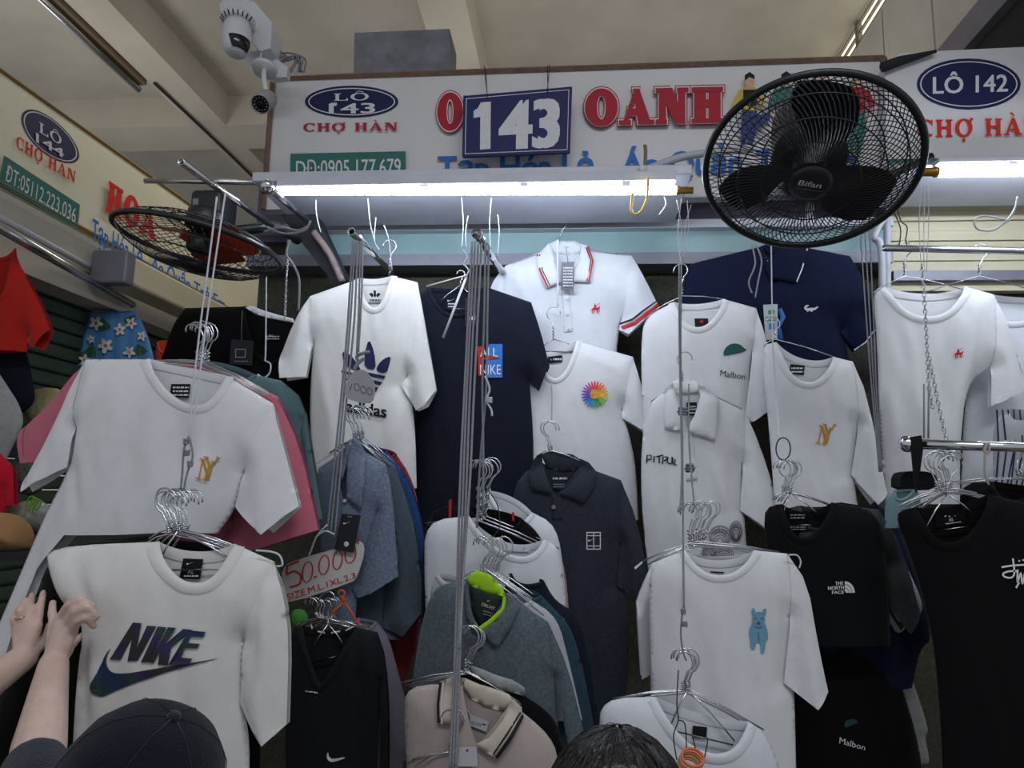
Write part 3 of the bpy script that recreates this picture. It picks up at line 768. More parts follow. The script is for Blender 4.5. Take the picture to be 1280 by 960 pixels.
def rodY(name, label, A, B, YA, YB, r, m, endcap=None, cat='rail', group=None):
    t = thing(name, label, cat, (0, 0, 0), group); a = at(*A, YA); b = at(*B, YB); d = (a-b).normalized()
    bm = bmesh.new()
    ra = bmesh.ops  # hollow tube: outer wall, rim and inner wall
    M = frame(a, b-a); L = (b-a).length
    add_lathe(bm, [(r*.8, .06), (r*.8, 0), (r, 0), (r, L), (0, L)], M, 20); from_bm('pipe', bm, m, t)
    if endcap == 'dark':
        bm = bmesh.new(); add_lathe(bm, [(0, .012), (r*.82, .012), (r*.82, .03), (0, .03)], M, 20); from_bm('pipe_end', bm, M_['black'], t)
    if endcap == 'ball':
        bm = bmesh.new(); add_lathe(bm, [(0, -r*2.6)]+[(r*1.75*math.sin(k*math.pi/10), -r*.9-r*1.75*math.cos(k*math.pi/10)) for k in range(1, 10)]+[(r*1.15, .0), (r*1.15, .012), (0, .012)], M, 24); from_bm('ball_end', bm, M_['chrome'], t)
    if endcap == 'stud':
        bm = bmesh.new(); add_lathe(bm, [(0, -.012), (r*.3, -.012), (r*.35, -.004), (r*1.2, -.004), (r*1.25, .006), (r*1.1, .014), (r, .014)], M, 24); from_bm('end_stud', bm, M_['chrome'], t)
    return t
rodY('steel_rail', 'long steel rail under the left sign holding red and navy shirts', (-30, 268), (166, 381), 1.98, 3.0, .016, M_['steel'], 'dark')
rodY('steel_rail', 'second thinner pale rail just above the left steel rail', (-30, 256), (170, 366), 2.06, 3.1, .012, M_['pipe'])
rodY('steel_rail', 'open-ended steel tube jutting out at upper left above the black fan', (226, 202), (340, 283), 1.62, 2.1, .0095, M_['chrome'], 'dark')
rodY('steel_rail', 'dark steel tube running sideways from the middle ledge towards the left', (181, 226), (322, 228), 2.25, 2.25, .009, M_['steel'], 'dark')
rodY('steel_rail', 'steel tube with glassy ball end at the left end of the lit tube', (336, 234), (385, 277), 1.98, 2.35, .011, M_['steel'], 'ball')
rodY('steel_rail', 'steel tube end above the white trefoil shirt', (439, 289), (490, 340), 1.95, 2.5, .0115, M_['chrome'], 'dark')
rodY('steel_rail', 'studded steel tube end holding the middle bundle of cords', (596, 292), (628, 340), 1.95, 2.5, .0125, M_['chrome'], 'stud')
rodY('steel_rail', 'thin steel rail across the right stall carrying the white pony shirts', (1104, 310), (1420, 317), 2.34, 2.34, .011, M_['steel'], 'dark')
rodY('steel_rail', 'chrome rail with ball end in front of the right white shirts', (1140, 555), (1420, 563), 1.92, 1.92, .0125, M_['chrome'], 'ball')

# grey board and cameras above the sign
tag(slab_from_px('grey_board', [(443, 41), (562, 36), (561, 90), (442, 96)], 2.75, .18, mat('grey_render', rgb(126, 126, 136), .9, 0, .3, 30, .22, 18)), 'rough grey block standing up behind the middle sign', 'board')
def ceiling_tube():
    t = thing('tube_lamp', 'unlit steel tube lamp fixed along the left ceiling beam', 'lamp')
    a = Vector((-2.72, 2.6, ZB-.05)); b = Vector((-2.72, 3.95, ZB-.05))
    bm = bmesh.new(); add_tube(bm, [a, b], .022, 12); from_bm('light_tube', bm, M_['steel'], t)
    bm = bmesh.new(); add_box(bm, (-2.76, a.y, ZB-.025), (-2.67, b.y, ZB+.01)); from_bm('batten', bm, mat('fixture_brown', rgb(120, 100, 84), .5), t, False)
ceiling_tube()
tube_obj('ceiling_conduit', [(-2.62, 3.95, ZB-.012), (-2.6, 5, ZB-.012), (-2.6, 7, ZB-.012)], .009, M_['dark_string'], None)
tag(bpy.data.objects['ceiling_conduit'], 'thin dark conduit continuing from the unlit ceiling tube', 'conduit')

def dome_camera():
    t = thing('dome_camera', 'white egg-shaped security camera with dark glossy window', 'camera')
    Y = 2.2; s = Y/F; c = at(296, 48, Y)
    v = (Vector((0, 0, CAMZ))-c).normalized(); M = frame(c, (-.08, .12, 1), (1, 0, 0))
    bm = bmesh.new(); prof = [(0, -29), (9, -28), (15, -23.5), (18.5, -16), (20, -6), (20, 4), (19.3, 14), (18, 22), (12, 26), (0, 27)]
    add_lathe(bm, [(r*s, z*s) for r, z in prof], M, 32); from_bm('body', bm, M_['white_plastic'], t)
    bm = bmesh.new()   # the window: a band on the lower right of the shell
    rows = []
    for j in range(9):
        ph = math.radians(-58+j*6.5); row = []
        for i in range(11):
            th = math.radians(-84+i*9.5-j*1.5)
            z = -6+22.5*math.sin(ph)*1.02; r = 20.3*math.cos(ph)**.55
            row.append(bm.verts.new(M @ Vector((r*s*math.cos(th), r*s*math.sin(th), z*s))))
        rows.append(row)
    for a, b in zip(rows, rows[1:]):
        for i in range(10): bm.faces.new((a[i], a[i+1], b[i+1], b[i]))
    from_bm('window_lens', bm, mat('camera_glass', rgb(16, 18, 26), .12), t)
    bm = bmesh.new(); add_lathe(bm, [(0, 34*s), (22*s, 34*s), (24*s, 30*s), (20*s, 24*s), (0, 24*s)], M, 28); from_bm('cap', bm, M_['white_plastic'], t)
    for k in range(9):
        bm = bmesh.new(); a = math.radians(-150+k*17); p = M @ Vector((23.6*s*math.cos(a), 23.6*s*math.sin(a), 29*s)); q = M @ Vector((19.5*s*math.cos(a), 19.5*s*math.sin(a), 23.4*s))
        add_tube(bm, [p, q], .0022, 5); from_bm('cap_slot', bm, M_['black'], t)
dome_camera()
def camera_mount():
    t = thing('camera_bracket', 'white wall box with loose cables carrying both security cameras', 'bracket')
    Y = 2.32
    slab_from_px('junction_box', [(274, 6), (284, -6), (318, 2), (340, 28), (338, 60), (325, 64), (300, 34), (277, 20)], Y-.06, .1, M_['white_plastic'], t)
    slab_from_px('mounting_plate', [(300, 66), (330, 62), (360, 84), (358, 96), (338, 98), (316, 90)], Y, .03, M_['white_plastic'], t)
    rr = random.Random(3)
    for k in range(7):
        x = 352+rr.random()*14; pts = [(340+rr.random()*10, 62+rr.random()*20), (x, 66+rr.random()*10), (x+10+rr.random()*10, 70+rr.random()*8), (x+6+rr.random()*16, 90)]
        tube_obj('cable', [at(p[0], p[1], Y+.03*rr.random()) for p in pts], .0035, M_['greymetal'], t, 6)
    tube_obj('cable', [at(p[0], p[1], Y-.05) for p in [(318, 44), (326, 52), (326, 70), (318, 84), (312, 78)]], .003, M_['white_string'], t, 6)
camera_mount()
def bullet_camera():
    t = thing('bullet_camera', 'grey bullet security camera with ring of small lamps round its lens', 'camera')
    Y = 2.16; s = Y/F; a = at(326, 130, Y); ax = (a-at(331, 104, Y+.03)).normalized(); ax = (ax+Vector((0, -.75, 0))).normalized()
    M = frame(a, ax)
    bm = bmesh.new(); add_lathe(bm, [(0, -34*s), (12*s, -34*s), (13.5*s, -30*s), (13.5*s, 2*s), (12.2*s, 3*s), (12*s, 0)], M, 28); from_bm('housing', bm, mat('grey_cloth_cover', rgb(150, 148, 150), .7, 0, .3, 120, .15, 60), t)
    bm = bmesh.new(); add_lathe(bm, [(12.2*s, 0), (0, .5*s)], M, 28); from_bm('lens_face', bm, mat('camera_glass', rgb(16, 18, 26), .12), t)
    bm = bmesh.new(); add_lathe(bm, [(4.2*s, .5*s), (4*s, 2*s), (0, 1.2*s)], M, 20); from_bm('lens', bm, M_['black'], t)
    for k in range(12):
        an = k*math.pi/6; bm = bmesh.new(); add_lathe(bm, [(1.1*s, .4*s), (.8*s, 1.2*s), (0, 1.3*s)], frame(M @ Vector((8.6*s*math.cos(an), 8.6*s*math.sin(an), 0)), ax), 8); from_bm('led', bm, M_['grey'], t)
    tube_obj('arm', [M @ Vector((0, 0, -30*s)), at(330, 97, Y+.06), at(331, 86, Y+.14)], .009, M_['white_plastic'], t)
    bm = bmesh.new(); add_lathe(bm, [(0, 0), (17*s, 0), (19*s, -5*s), (0, -6*s)], frame(at(330, 88, Y+.12), (0, -.3, -1)), 24); from_bm('base', bm, M_['white_plastic'], t)
bullet_camera()

# ------------------------------------------------------------------ fans
def fan(label, center, axis, R, spin=0, blade_m=None, badge=None, motor_len=.2, dome=.16, nblade=3, xaxis=None, motor_r=.37, nw=(110, 66), wire=.00135):
    t = thing('wall_fan', label, 'fan'); M = frame(center, axis, xaxis); bk = M_['black_plastic']
    def grille(name, sgn, zc, swirl, n, rin):
        bm = bmesh.new()
        for k in range(n):
            a0 = 2*math.pi*k/n; pts = []
            for j in range(9):
                u = j/8; r = R*(rin+(1-rin)*u); a = a0+swirl*(u**2.4); z = sgn*zc*R*(1-u**2.4)**.8
                pts.append(M @ Vector((r*math.cos(a), r*math.sin(a), z)))
            add_tube(bm, pts, wire, 4, cap=False)
        for rr_, rad in ((rin, .0022), (.45, .0017), (.68, .0017), (.87, .0017)):
            u = (rr_-rin)/(1-rin); z = sgn*zc*R*(1-u**2.4)**.8
            add_tube(bm, [M @ Vector((R*rr_*math.cos(a*math.pi/30), R*rr_*math.sin(a*math.pi/30), z)) for a in range(61)], rad, 5, cap=False)
        from_bm(name, bm, bk, t)
    grille('front_grille', 1, dome, .38, nw[0], .2); grille('rear_grille', -1, dome*.8, -.45, nw[1], .3)
    bm = bmesh.new(); add_tube(bm, [M @ Vector((R*math.cos(a*math.pi/40), R*math.sin(a*math.pi/40), 0)) for a in range(81)], .0085, 8, cap=False); from_bm('rim', bm, bk, t)
    for k in range(nblade):
        bm = bmesh.new(); rows = []; a0 = spin+2*math.pi*k/nblade; wd = 4.6/nblade*.42
        for j in range(9):
            u = j/8; r = R*(.15+.74*u); half = wd*(.55+.75*math.sin(math.pi*min(1, .22+u*.62)))*(1-.28*u**5); row = []
            for i in range(9):
                v = i/8*2-1; a = a0+v*half*.62+.25*u; row.append(M @ Vector((r*math.cos(a), r*math.sin(a), -.012-v*R*.10*(1-.35*u))))
            rows.append([bm.verts.new(p) for p in row])
        for a, b in zip(rows, rows[1:]):
            for i in range(8): bm.faces.new((a[i], a[i+1], b[i+1], b[i]))
        r_ = bmesh.ops.solidify(bm, geom=bm.faces[:], thickness=.0025)
        from_bm('blade', bm, blade_m or bk, t)
    bm = bmesh.new(); add_lathe(bm, [(0, R*.12), (R*.12, R*.11), (R*.16, R*.06), (R*.16, -R*.1), (0, -R*.1)], M, 28); from_bm('hub', bm, bk, t)
    bm = bmesh.new(); z = dome*R; add_lathe(bm, [(0, z+.009), (R*.15, z+.008), (R*.205, z+.003), (R*.21, z-.006), (0, z-.006)], M, 32); bd = from_bm('badge', bm, bk, t)
    if badge:
        u1, u2, sz = badge; u1 = (u1-Vector(axis)*u1.dot(Vector(axis))).normalized(); u2 = (u2-Vector(axis)*u2.dot(Vector(axis))).normalized(); right = M.inverted().to_3x3() @ u1; upv = M.inverted().to_3x3() @ u2
        def pl(V, l): return [M @ (Vector((0, 0, z+.009+l))+right*((p[0]-.5)*sz)+upv*(.004+(.5-p[1])*sz)) for p in V]
        print_mesh('badge_print', [txt('Bifan', [(.12, .36), (.88, .36), (.84, .58), (.08, .58)], M_['white2'], .01), pol(rect(.05, .70, .95, .715), M_['grey'])], pl, bd, .0006, .0002)
    bm = bmesh.new(); z0 = -dome*.8*R
    add_lathe(bm, [(0, z0+.01), (R*motor_r*.97, z0+.01), (R*motor_r, z0-.01), (R*motor_r*.98, z0-motor_len*.85), (R*motor_r*.86, z0-motor_len), (0, z0-motor_len)], M, 32); mo = from_bm('motor_housing', bm, bk, t)
    return t, M
c = at(1012, 210, 1.62)
ax = Vector((-.16, -.475, -.866)).normalized()
RF = 126/F*(c-Vector((0, 0, CAMZ))).dot(CAMR @ Vector((0, 0, -1)))
f1, M1 = fan('big black grille fan facing down in front of the right sign', c, ax, RF, spin=1.42,
             badge=(Vector((.985, 0, -.17)).normalized(), Vector((0, .75, -.66))*-1, .066), nblade=3, dome=.25, motor_len=.15, xaxis=(1, 0, 0))
bm = bmesh.new(); z0 = M1 @ Vector((0, 0, -RF*.4-.05)); add_tube(bm, [z0, z0+Vector((.03, .12, -.06)), at(1100, 225, 2.2)], .017, 8); add_tube(bm, [at(1070, 240, 2.15), at(1165, 195, 2.16)], .012, 6)
from_bm('bracket', bm, M_['black_plastic'], f1)
M_['fan_red'] = mat('fan_blade_red', rgb(150, 62, 40), .35)
c2 = at(250, 306, 2.0); R2 = 108*2.0/F
f2, M2 = fan('black fan with red blades seen edge-on at upper left', c2, Vector((-.16, -.02, -1)).normalized(), R2, spin=.2, blade_m=M_['fan_red'], motor_len=.05, dome=.30, nblade=3, motor_r=.24, nw=(54, 54), wire=.0012)
slab = at(263, 268, 2.02); s = 2.02/F
bm = bmesh.new(); add_box(bm, (slab.x-22*s, 1.98, slab.z-30*s), (slab.x+24*s, 2.09, slab.z+30*s), None, .016); from_bm('motor_cover', bm, M_['black_plastic'], f2)
slab_from_px('sticker', [(241, 248), (248, 248), (248, 258), (241, 258)], 1.9785, .001, M_['grey'], f2)
bm = bmesh.new(); add_tube(bm, [at(285, 290, 2.05), at(345, 282, 2.15), at(372, 300, 2.3)], .017, 8); from_bm('bracket', bm, M_['black_plastic'], f2)
# canopy support at the left end of the stall
t = thing('canopy_bracket', 'dark folded awning support below the left end of the ledge', 'bracket')
slab_from_px('side_plate', [(385, 262), (392, 262), (432, 348), (428, 362), (415, 352), (350, 268)], 2.4, .08, M_['dark'], t)
tube_obj('strut', [at(392, 290, 2.36), at(412, 318, 2.36), at(428, 352, 2.36)], .012, mat('wrapped_foam', rgb(128, 112, 112), .8, 0, .4, 80, .2, 60), t)
tube_obj('conduit', [at(808, 212, 2.3), at(850, 197, 2.32), at(895, 190, 2.3), at(940, 186, 2.25)], .0135, M_['pipe'], None, 10)
tag(bpy.data.objects['conduit'], 'pale ribbed conduit running from the ledge towards the big fan', 'conduit')
bm = bmesh.new(); add_lathe(bm, [(0, -.012), (.013, -.008), (.015, 0), (.013, .008), (0, .012)], frame(at(803, 212, 2.1), (0, -1, -.2)), 20)
tag(from_bm('ledge_button', bm, M_['white_plastic']), 'small round white knob on the lip of the middle ledge', 'knob')
tube_obj('dry_stick', [at(806, 182, 2.3), at(806, 190, 2.3), at(804, 210, 2.25)], [.01, .006, .006] + [.006]*10, mat('dry_stick', rgb(130, 112, 96), .9)) if False else None
tag(tube_obj('dry_stick', [at(806, 181, 2.3), at(807, 190, 2.3), at(806, 210, 2.25)], .006, mat('dry_stick', rgb(130, 112, 96), .9)), 'short brown stick standing up behind the round white knob', 'stick')
tag(tube_obj('cord', [at(p[0], p[1], 2.04) for p in [(810, 222), (809, 246), (803, 262), (795, 268), (789, 262), (791, 242)]], .0042, mat('yellow_cord', rgb(214, 190, 96), .6)), 'yellow loop of cord hanging over the lit tube', 'cord')
# pillar pipe between the middle and right stalls
t = thing('drain_pipe', 'pale bent pipe pair rising beside the navy polo shirt', 'pipe')
tube_obj('pipe', [at(1106, 270, 2.5), at(1093, 295, 2.5), at(1101, 308, 2.5), at(1103, 370, 2.5), at(1103, 640, 2.5)], .0125, M_['pipe'], t, 10)
tube_obj('pipe', [at(1110, 255, 2.55), at(1109, 320, 2.55), at(1112, 640, 2.55)], .012, M_['pipe'], t, 10)
# ------------------------------------------------------------------ the shirts
W1 = cloth('white', 222, 223, 227); W2 = cloth('white_warm', 223, 222, 221); W3 = cloth('white_cool', 217, 220, 228)
BK = cloth('black', 12, 12, 14); NV = cloth('navy', 24, 27, 42); NVP = cloth('navy_pique', 22, 28, 56)
PK = cloth('dusty_pink', 188, 104, 122); TL_ = cloth('slate_teal', 84, 112, 118); CH = cloth('charcoal', 50, 54, 66, .16, 120)
HB = cloth('heather_blue', 112, 124, 146, .28, 160); HT = cloth('heather_teal', 88, 99, 107, .28, 160); SL = cloth('slate', 78, 90, 102, .12, 90)
BL = cloth('royal_blue', 34, 66, 122); DR = cloth('dark_red', 116, 36, 44); BG = cloth('beige', 176, 164, 160); BGC = cloth('beige_collar', 200, 190, 176)
DT = cloth('dark_teal', 44, 66, 82, .15, 90); DG = cloth('dark_olive', 62, 68, 66, .12, 90); RD = cloth('red', 186, 40, 34); GR = cloth('soft_grey', 158, 160, 160, .1, 60)
LM = cloth('lime', 158, 206, 40); MV = cloth('mauve_grey', 126, 122, 138); DI = cloth('dark_inside', 50, 58, 54, .15, 120); LG = cloth('light_grey', 176, 178, 184)
BKV = cloth('black_heather', 30, 31, 34, .15, 120)
K, WH = M_['black'], M_['white']
WD = ink('soft_grey_mark', 150, 150, 156)
P = lambda s: [tuple(float(v) for v in q.split(',')) for q in s.split()]
def lines(x0, y0, x1, y1, n, m, skew=0.0):
    """rows of tiny print, as short bars with gaps"""
    rr = random.Random(int(x0*7+y0)); out = []
    for i in range(n):
        y = y0+(y1-y0)*(i+.5)/n; h = (y1-y0)/n*.42; x = x0
        while x < x1:
            wd = (.08+.2*rr.random())*(x1-x0); e = min(x+wd, x1); dy = skew*(x-x0)
            out.append(pol(rect(x, y-h/2+dy, e, y+h/2+dy), m)); x = e+(x1-x0)*.05
    return out
def swoosh(x, y, w_, h, m, rot=0):
    base = [(1, 0), (.32, .72), (.2, .9), (.1, .98), (.03, .95), (0, .8), (.03, .55), (.12, .3), (.1, .5), (.14, .66), (.24, .66), (.4, .55)]
    b = chaikin(base, 1, True); c_, s_ = math.cos(math.radians(rot)), math.sin(math.radians(rot))
    return pol([(x+u*w_*c_-v*h*s_, y+u*w_*s_+v*h*c_) for u, v in b], m)
def ny(x, y, s, m):
    """interlocking letters N and Y, about s px wide"""
    T = lambda pts: [(x+p[0]*s, y+p[1]*s*1.08) for p in pts]
    S = lambda pts, w_: pol(stroke(T(pts), w_*s), m)
    o = [S([(.14, .95), (.32, .10)], .075), S([(.32, .12), (.60, .98)], .13), S([(.60, .98), (.80, .24)], .07),
         S([(.48, .0), (.64, .40)], .11), S([(1.04, .02), (.84, .28), (.63, .44)], .085), S([(.64, .36), (.44, 1.0)], .11)]
    for a, b in (((.0, .9), (.26, 1.0)), ((.18, .06), (.38, .14)), ((.70, .18), (.92, .28)), ((.36, .0), (.58, .04)), ((.94, .0), (1.12, .08)), ((.34, .97), (.56, 1.05))):
        o.append(S([a, b], .06))
    return o
def pony(x, y, s, m):
    T = lambda st: [(x+a*s, y+b*s) for a, b in P(st)]
    return [pol(T('.12,.5 .3,.38 .62,.40 .85,.34 .95,.2 1.0,.3 .98,.45 .86,.55 .72,.62 .3,.62 .16,.60'), m), pol(T('.42,.1 .55,.1 .6,.22 .62,.42 .5,.55 .38,.5 .36,.25'), m), pol(ell(x+.48*s, y+.06*s, .07*s, .08*s), m),
            pol(T('.20,.58 .3,.6 .22,.8 .26,1.0 .18,1.0 .12,.8'), m), pol(T('.34,.6 .45,.6 .44,.8 .36,1.02 .28,1.0 .36,.8'), m), pol(T('.66,.58 .76,.56 .74,.75 .84,.95 .76,1.0 .64,.78'), m), pol(T('.8,.5 .88,.5 .98,.7 .92,.85 .86,.82 .9,.7'), m), pol(stroke(T('.55,.25 .8,.0 .98,-.08'), .05*s), m), pol(T('.12,.52 .0,.62 .02,.78 .08,.66'), m)]
def croc(x, y, s, m):
    T = lambda st: [(x+a*s, y+b*s) for a, b in P(st)]
    return [pol(T('.0,.2 .1,.05 .3,.0 .34,.08 .2,.14 .14,.22 .3,.24 .5,.2 .7,.22 .95,.1 1.0,.16 .8,.34 .6,.4 .56,.5 .48,.48 .48,.42 .3,.42 .28,.5 .2,.48 .22,.4 .08,.36'), m)]

# --- far left stall (along the side aisle)
shirt('t_shirt', 'red t-shirt at the left edge, topmost on the left rail', 't-shirt', 2.25, RD, P('-14,318 0,372 18,312 2,322'), P('27,335 38,420 36,432 34,440'), P('-40,340 -42,440'), RS=(P('45,366 58,392 66,413'), P('36,428'), P('50,437')), slope=.0, ribw=.014, fold=.012)
shirt('t_shirt', 'dark navy t-shirt under the red one at the left edge', 't-shirt', 2.32, NV, P('-30,412 -20,430 0,408 -14,414'), P('26,421 34,440 40,470 46,505 20,520 0,530'), P('-50,425 -60,530'), ribw=.012)
shirt('t_shirt', 'grey-green t-shirt at the left edge below the navy one', 't-shirt', 2.2, GR, P('-30,466 -20,480 -4,462 -14,468'), P('13,488 24,505 31,528 20,550 8,575'), P('-50,480 -60,575'), ribw=.012)
shirt('t_shirt', 'bright red t-shirt low at the left edge above the brown cloth', 't-shirt', 2.05, cloth('crimson', 190, 24, 46), P('-40,552 -24,572 -6,560 -20,556'), P('14,580 9,620 4,660 0,690'), P('-60,570 -70,690'), RS=(P('19,588 21,612 21,632'), P('8,612'), P('15,632')), ribw=.012)
g = shirt('shorts', 'blue floral shorts with white blossoms on the end of the left rail', 'shorts', 2.95, mat('cloth_sky_blue', rgb(96, 150, 206), .9, 0, .1, 420, .06, 30, sheen=.1, spec=.15),
      P('112,391 138,393 168,388 140,389'), P('178,402 190,435 196,470 170,478'), P('104,412 92,440 80,462 100,476'), ribw=.0, fold=.02, hem=P('140,452'), fx=22)
def flower(cx, cy, r, rot):
    o = []
    for k in range(5):
        a = rot+k*72; ca, sa = math.cos(math.radians(a)), math.sin(math.radians(a)); o.append(pol(ell(cx+ca*r*.55, cy+sa*r*.55, r*.55, r*.3, 14, 0, 360, a), WH))
    return o+[pol(ell(cx, cy, r*.26, r*.26, 10), ink('coral', 196, 84, 50)), pol(ell(cx+1, cy, r*.12, r*.12, 8), ink('pollen', 222, 190, 90))]
its = []
LF = ink('leaf_green', 60, 104, 74)
rr = random.Random(5)
for cx, cy, a in ((98, 440, 40), (118, 432, 120), (172, 430, 70), (155, 400, 10), (180, 448, 130), (108, 462, 70), (140, 455, 20), (128, 398, 80)):
    for k in range(5):
        b = math.radians(a+k*16-32); its.append(pol(ell(cx+8*math.cos(b), cy+8*math.sin(b), 8, 1.7, 12, 0, 360, math.degrees(b)), LF))
for cx, cy, r, ro in ((120, 404, 8.5, 10), (150, 412, 7.5, 50), (164, 404, 7, 80), (132, 432, 9, 30), (106, 450, 7, 60), (162, 440, 7, 20), (178, 420, 6, 0), (114, 424, 5, 40)): its += flower(cx, cy, r, ro)
print_mesh('floral_print', its, g.place, g.root, .003, .0002, step=.02)
shirt('t_shirt', 'small glimpse of an orange-red shirt beside the floral shorts', 't-shirt', 3.0, cloth('orange_red', 220, 76, 44), P('198,428 204,440 216,426 206,426'), P('222,436 224,470'), P('194,436 192,470'), ribw=.008)

# --- black shirt behind the left front ones
def tagprint(x0, y0, x1, y1): return [pol([rect(x0+6, y0+11, x1-9, y0+22), rect(x0+7, y0+12, x1-10, y0+21)], WD)]+lines(x0+5, y1-6, x1-6, y1-3, 1, WD)
g = shirt('t_shirt', 'black t-shirt with dark swing tag below the edge-on fan', 't-shirt', 2.45, BK, P('306,383 337,452 369,402 338,389'), P('384,400 392,470 392,560'), P('232,385 240,470 240,560'), LS=(P('216,412 204,450'), P('236,480'), P('220,478')), inner=W1, rib=BK,
      tagq=(P('328,416 352,418 351,425 327,423'), BK, [swoosh(336, 417, 8, 3, WH)]+lines(333, 419, 349, 425, 2, WH)))
flap(g, g.root, 'lining', P('306,384 318,392 338,398 360,402 369,404 366,398 350,394 330,388 314,382'), W1, .004, .002, lay='back')
hang_tag(g, g.root, P('289,424 317,426 315,457 287,455'), ink('tag_black', 36, 38, 46), tagprint(288, 425, 316, 456), P('303,388 302,410 302,425'))
g = shirt('t_shirt', 'black t-shirt with a pink print low beside the white trefoil shirt', 't-shirt', 2.52, BK, P('345,440 360,460 375,440 360,445'), P('392,450 396,520 396,600'), P('330,450 335,520 335,600'), ribw=.01)
PKI = ink('hot_pink', 206, 74, 146)
print_mesh('chest_print', [pol(P('356,477 385,472 386,486 352,488'), PKI), txt('NIKE', P('361,475 382,472 380,479 358,482'), K, .03), pol(P('354,484 372,482 386,478 370,487'), K)], g.place, g.root, .01, .0005)

# --- white trefoil shirt
tre = [pol(chaikin(P('427,438 438,443 447,455 452,464 440,462 430,455'), 1, True), M_['navy']), pol(chaikin(P('461,422 468,440 470,463 456,460 455,445'), 1, True), M_['navy']), pol(chaikin(P('489,445 487,456 483,467 470,464 472,456 480,448'), 1, True), M_['navy']),
       pol(P('426,463 441,466 442,469 428,467'), M_['navy']), pol(P('458,465 482,470 480,474 456,469'), M_['navy']), pol(P('432,473 442,473 442,477 434,476'), M_['navy']), pol(P('460,473 478,478 475,482 458,477'), M_['navy']), pol(P('462,483 473,484 470,490 464,487'), M_['navy']),
       txt('adidas', P('433,499 484,507 483,522 432,514'), K, .05)]
shirt('t_shirt', 'white t-shirt with navy trefoil print hanging behind the grey card', 't-shirt', 2.34, W2, P('450,348 469,386 490,345 470,349'), P('522,353 510,470 519,530 521,610'), P('388,370 392,430 386,510 391,590 393,640'),
      RS=(P('534,420 546,488'), P('503,483'), P('534,508 522,514')), LS=(P('368,405 352,447'), P('384,472'), P('356,475')), prints=[('chest_print', tre)],
      tagq=(P('459,362 478,362 478,378 459,378'), W2, [pol(P('461,367 465,366 467,369 465,372'), K), pol(P('467,362 470,362 470,371 467,371'), K), pol(P('476,367 472,366 470,369 472,372'), K)]+lines(462, 373, 476, 377, 1, K)),
      creases=[((512, 360), (505, 470), -.010, .010), ((395, 425), (388, 480), .01, .012), ((392, 390), (420, 560), .006, .02), ((515, 490), (470, 590), .006, .02)], ribw=.02)
hanger('hanger of the white trefoil shirt', None, 2.36, (487, 356), (396, 374), (520, 358), (487, 300), bar=True)
# --- navy shirt with a blue box print
bx = [pol(P('612,430 628,430 628,472 607,472 607,440'), ink('box_blue', 52, 120, 206)), pol(P('597,433 603,433 603,470 598,470'), M_['red']), txt('ALL', P('600,434 622,434 622,446 600,446'), WH, .0), txt('NIKE', P('600,455 626,455 626,468 600,468'), WH, .0), pol(P('597,451 612,444 626,447 611,449'), M_['red'])]
g = shirt('t_shirt', 'navy t-shirt with small blue box print behind the middle cords', 't-shirt', 2.40, NV, P('537,360 570,394 612,360 573,361'), P('664,378 662,478 668,560 664,640'), P('515,376 520,470 520,560 521,660'),
      RS=(P('676,415 687,458'), P('661,476'), P('674,491')), LS=(P('500,410 492,455'), P('518,480')), prints=[('chest_print', bx)], ribw=.012, inner=NV,
      tagq=(P('557,370 572,368 570,386 557,388'), NV, [swoosh(559, 373, 11, 4, WH)]+lines(560, 378, 569, 385, 2, WH)), fold=.007)
hang_tag(g, g.root, P('582,372 597,372 596,408 581,408'), ink('tag_navy', 34, 36, 50), [swoosh(585, 384, 9, 5, WH), pol(P('585,397 594,395 594,400 585,400'), WH)], lift=.01)
t = thing('clothes_hanger', 'broken white hanger rod tied in front of the navy shirt collar', 'hanger')
bm = bmesh.new(); add_tube(bm, [at(583, 346, 2.3), at(554, 422, 2.28)], .0042, 8); add_tube(bm, [at(533, 358, 2.3), at(583, 344, 2.3), at(590, 332, 2.3)], .0026, 8); from_bm('rod', bm, M_['white_plastic'], t)
bm = bmesh.new(); add_tube(bm, catmull([at(p[0], p[1], 2.29) for p in P('578,312 584,322 580,330 586,338 582,346')], 5), .0035, 6); from_bm('wrapping', bm, M_['cord_grey'], t)
hanger('wire bar of the navy shirt seen inside its collar', None, 2.40, (576, 356), (543, 383), (600, 383), (576, 338), bar=True)

# --- white polo with red rider and striped cuffs
def buttons(g, root, pts, r=.0045, m=None):
    for p in pts:
        q = g.place([p], .006)[0]; bm = bmesh.new(); add_lathe(bm, [(0, .003), (r*.5, .003), (r, .004), (r, 0), (0, 0)], frame(q, (0, -1, 0)), 14); from_bm('button', bm, m or M_['white_plastic'], root)
def col_polo1(g, root):
    rs_ = [pol(stroke(P('672,318 675,338 685,359'), 2.2), M_['red']), pol(stroke(P('674.5,318 678,338 688,358'), 1.3), K)]
    flap(g, root, 'collar', P('686,304 671,319 673,337 683,361 702,352 694,330 692,314'), W3, .012, .006, items=rs_)
    rs_ = [pol(stroke(P('735,308 741,326 736,352'), 2.2), M_['red']), pol(stroke(P('732.5,309 738.5,326 733.5,352'), 1.3), K)]
    flap(g, root, 'collar', P('727,305 736,308 743,326 738,353 718,352 705,364 712,345 724,326'), W3, .012, .006, items=rs_)
    flap(g, root, 'collar_back', P('686,305 694,301 718,301 729,306 727,316 708,319 692,315'), W3, .002, .004, lay='back')
    flap(g, root, 'placket', P('702,364 712,362 716,414 705,415'), W3, .003, .003)
    buttons(g, root, [(709, 374), (710, 393), (711, 411)])
cuffp = [pol(P('775,414 823,384 824,388 777,418'), K), pol(P('777,418.5 824.5,389 825,393 780,422'), M_['red'])]
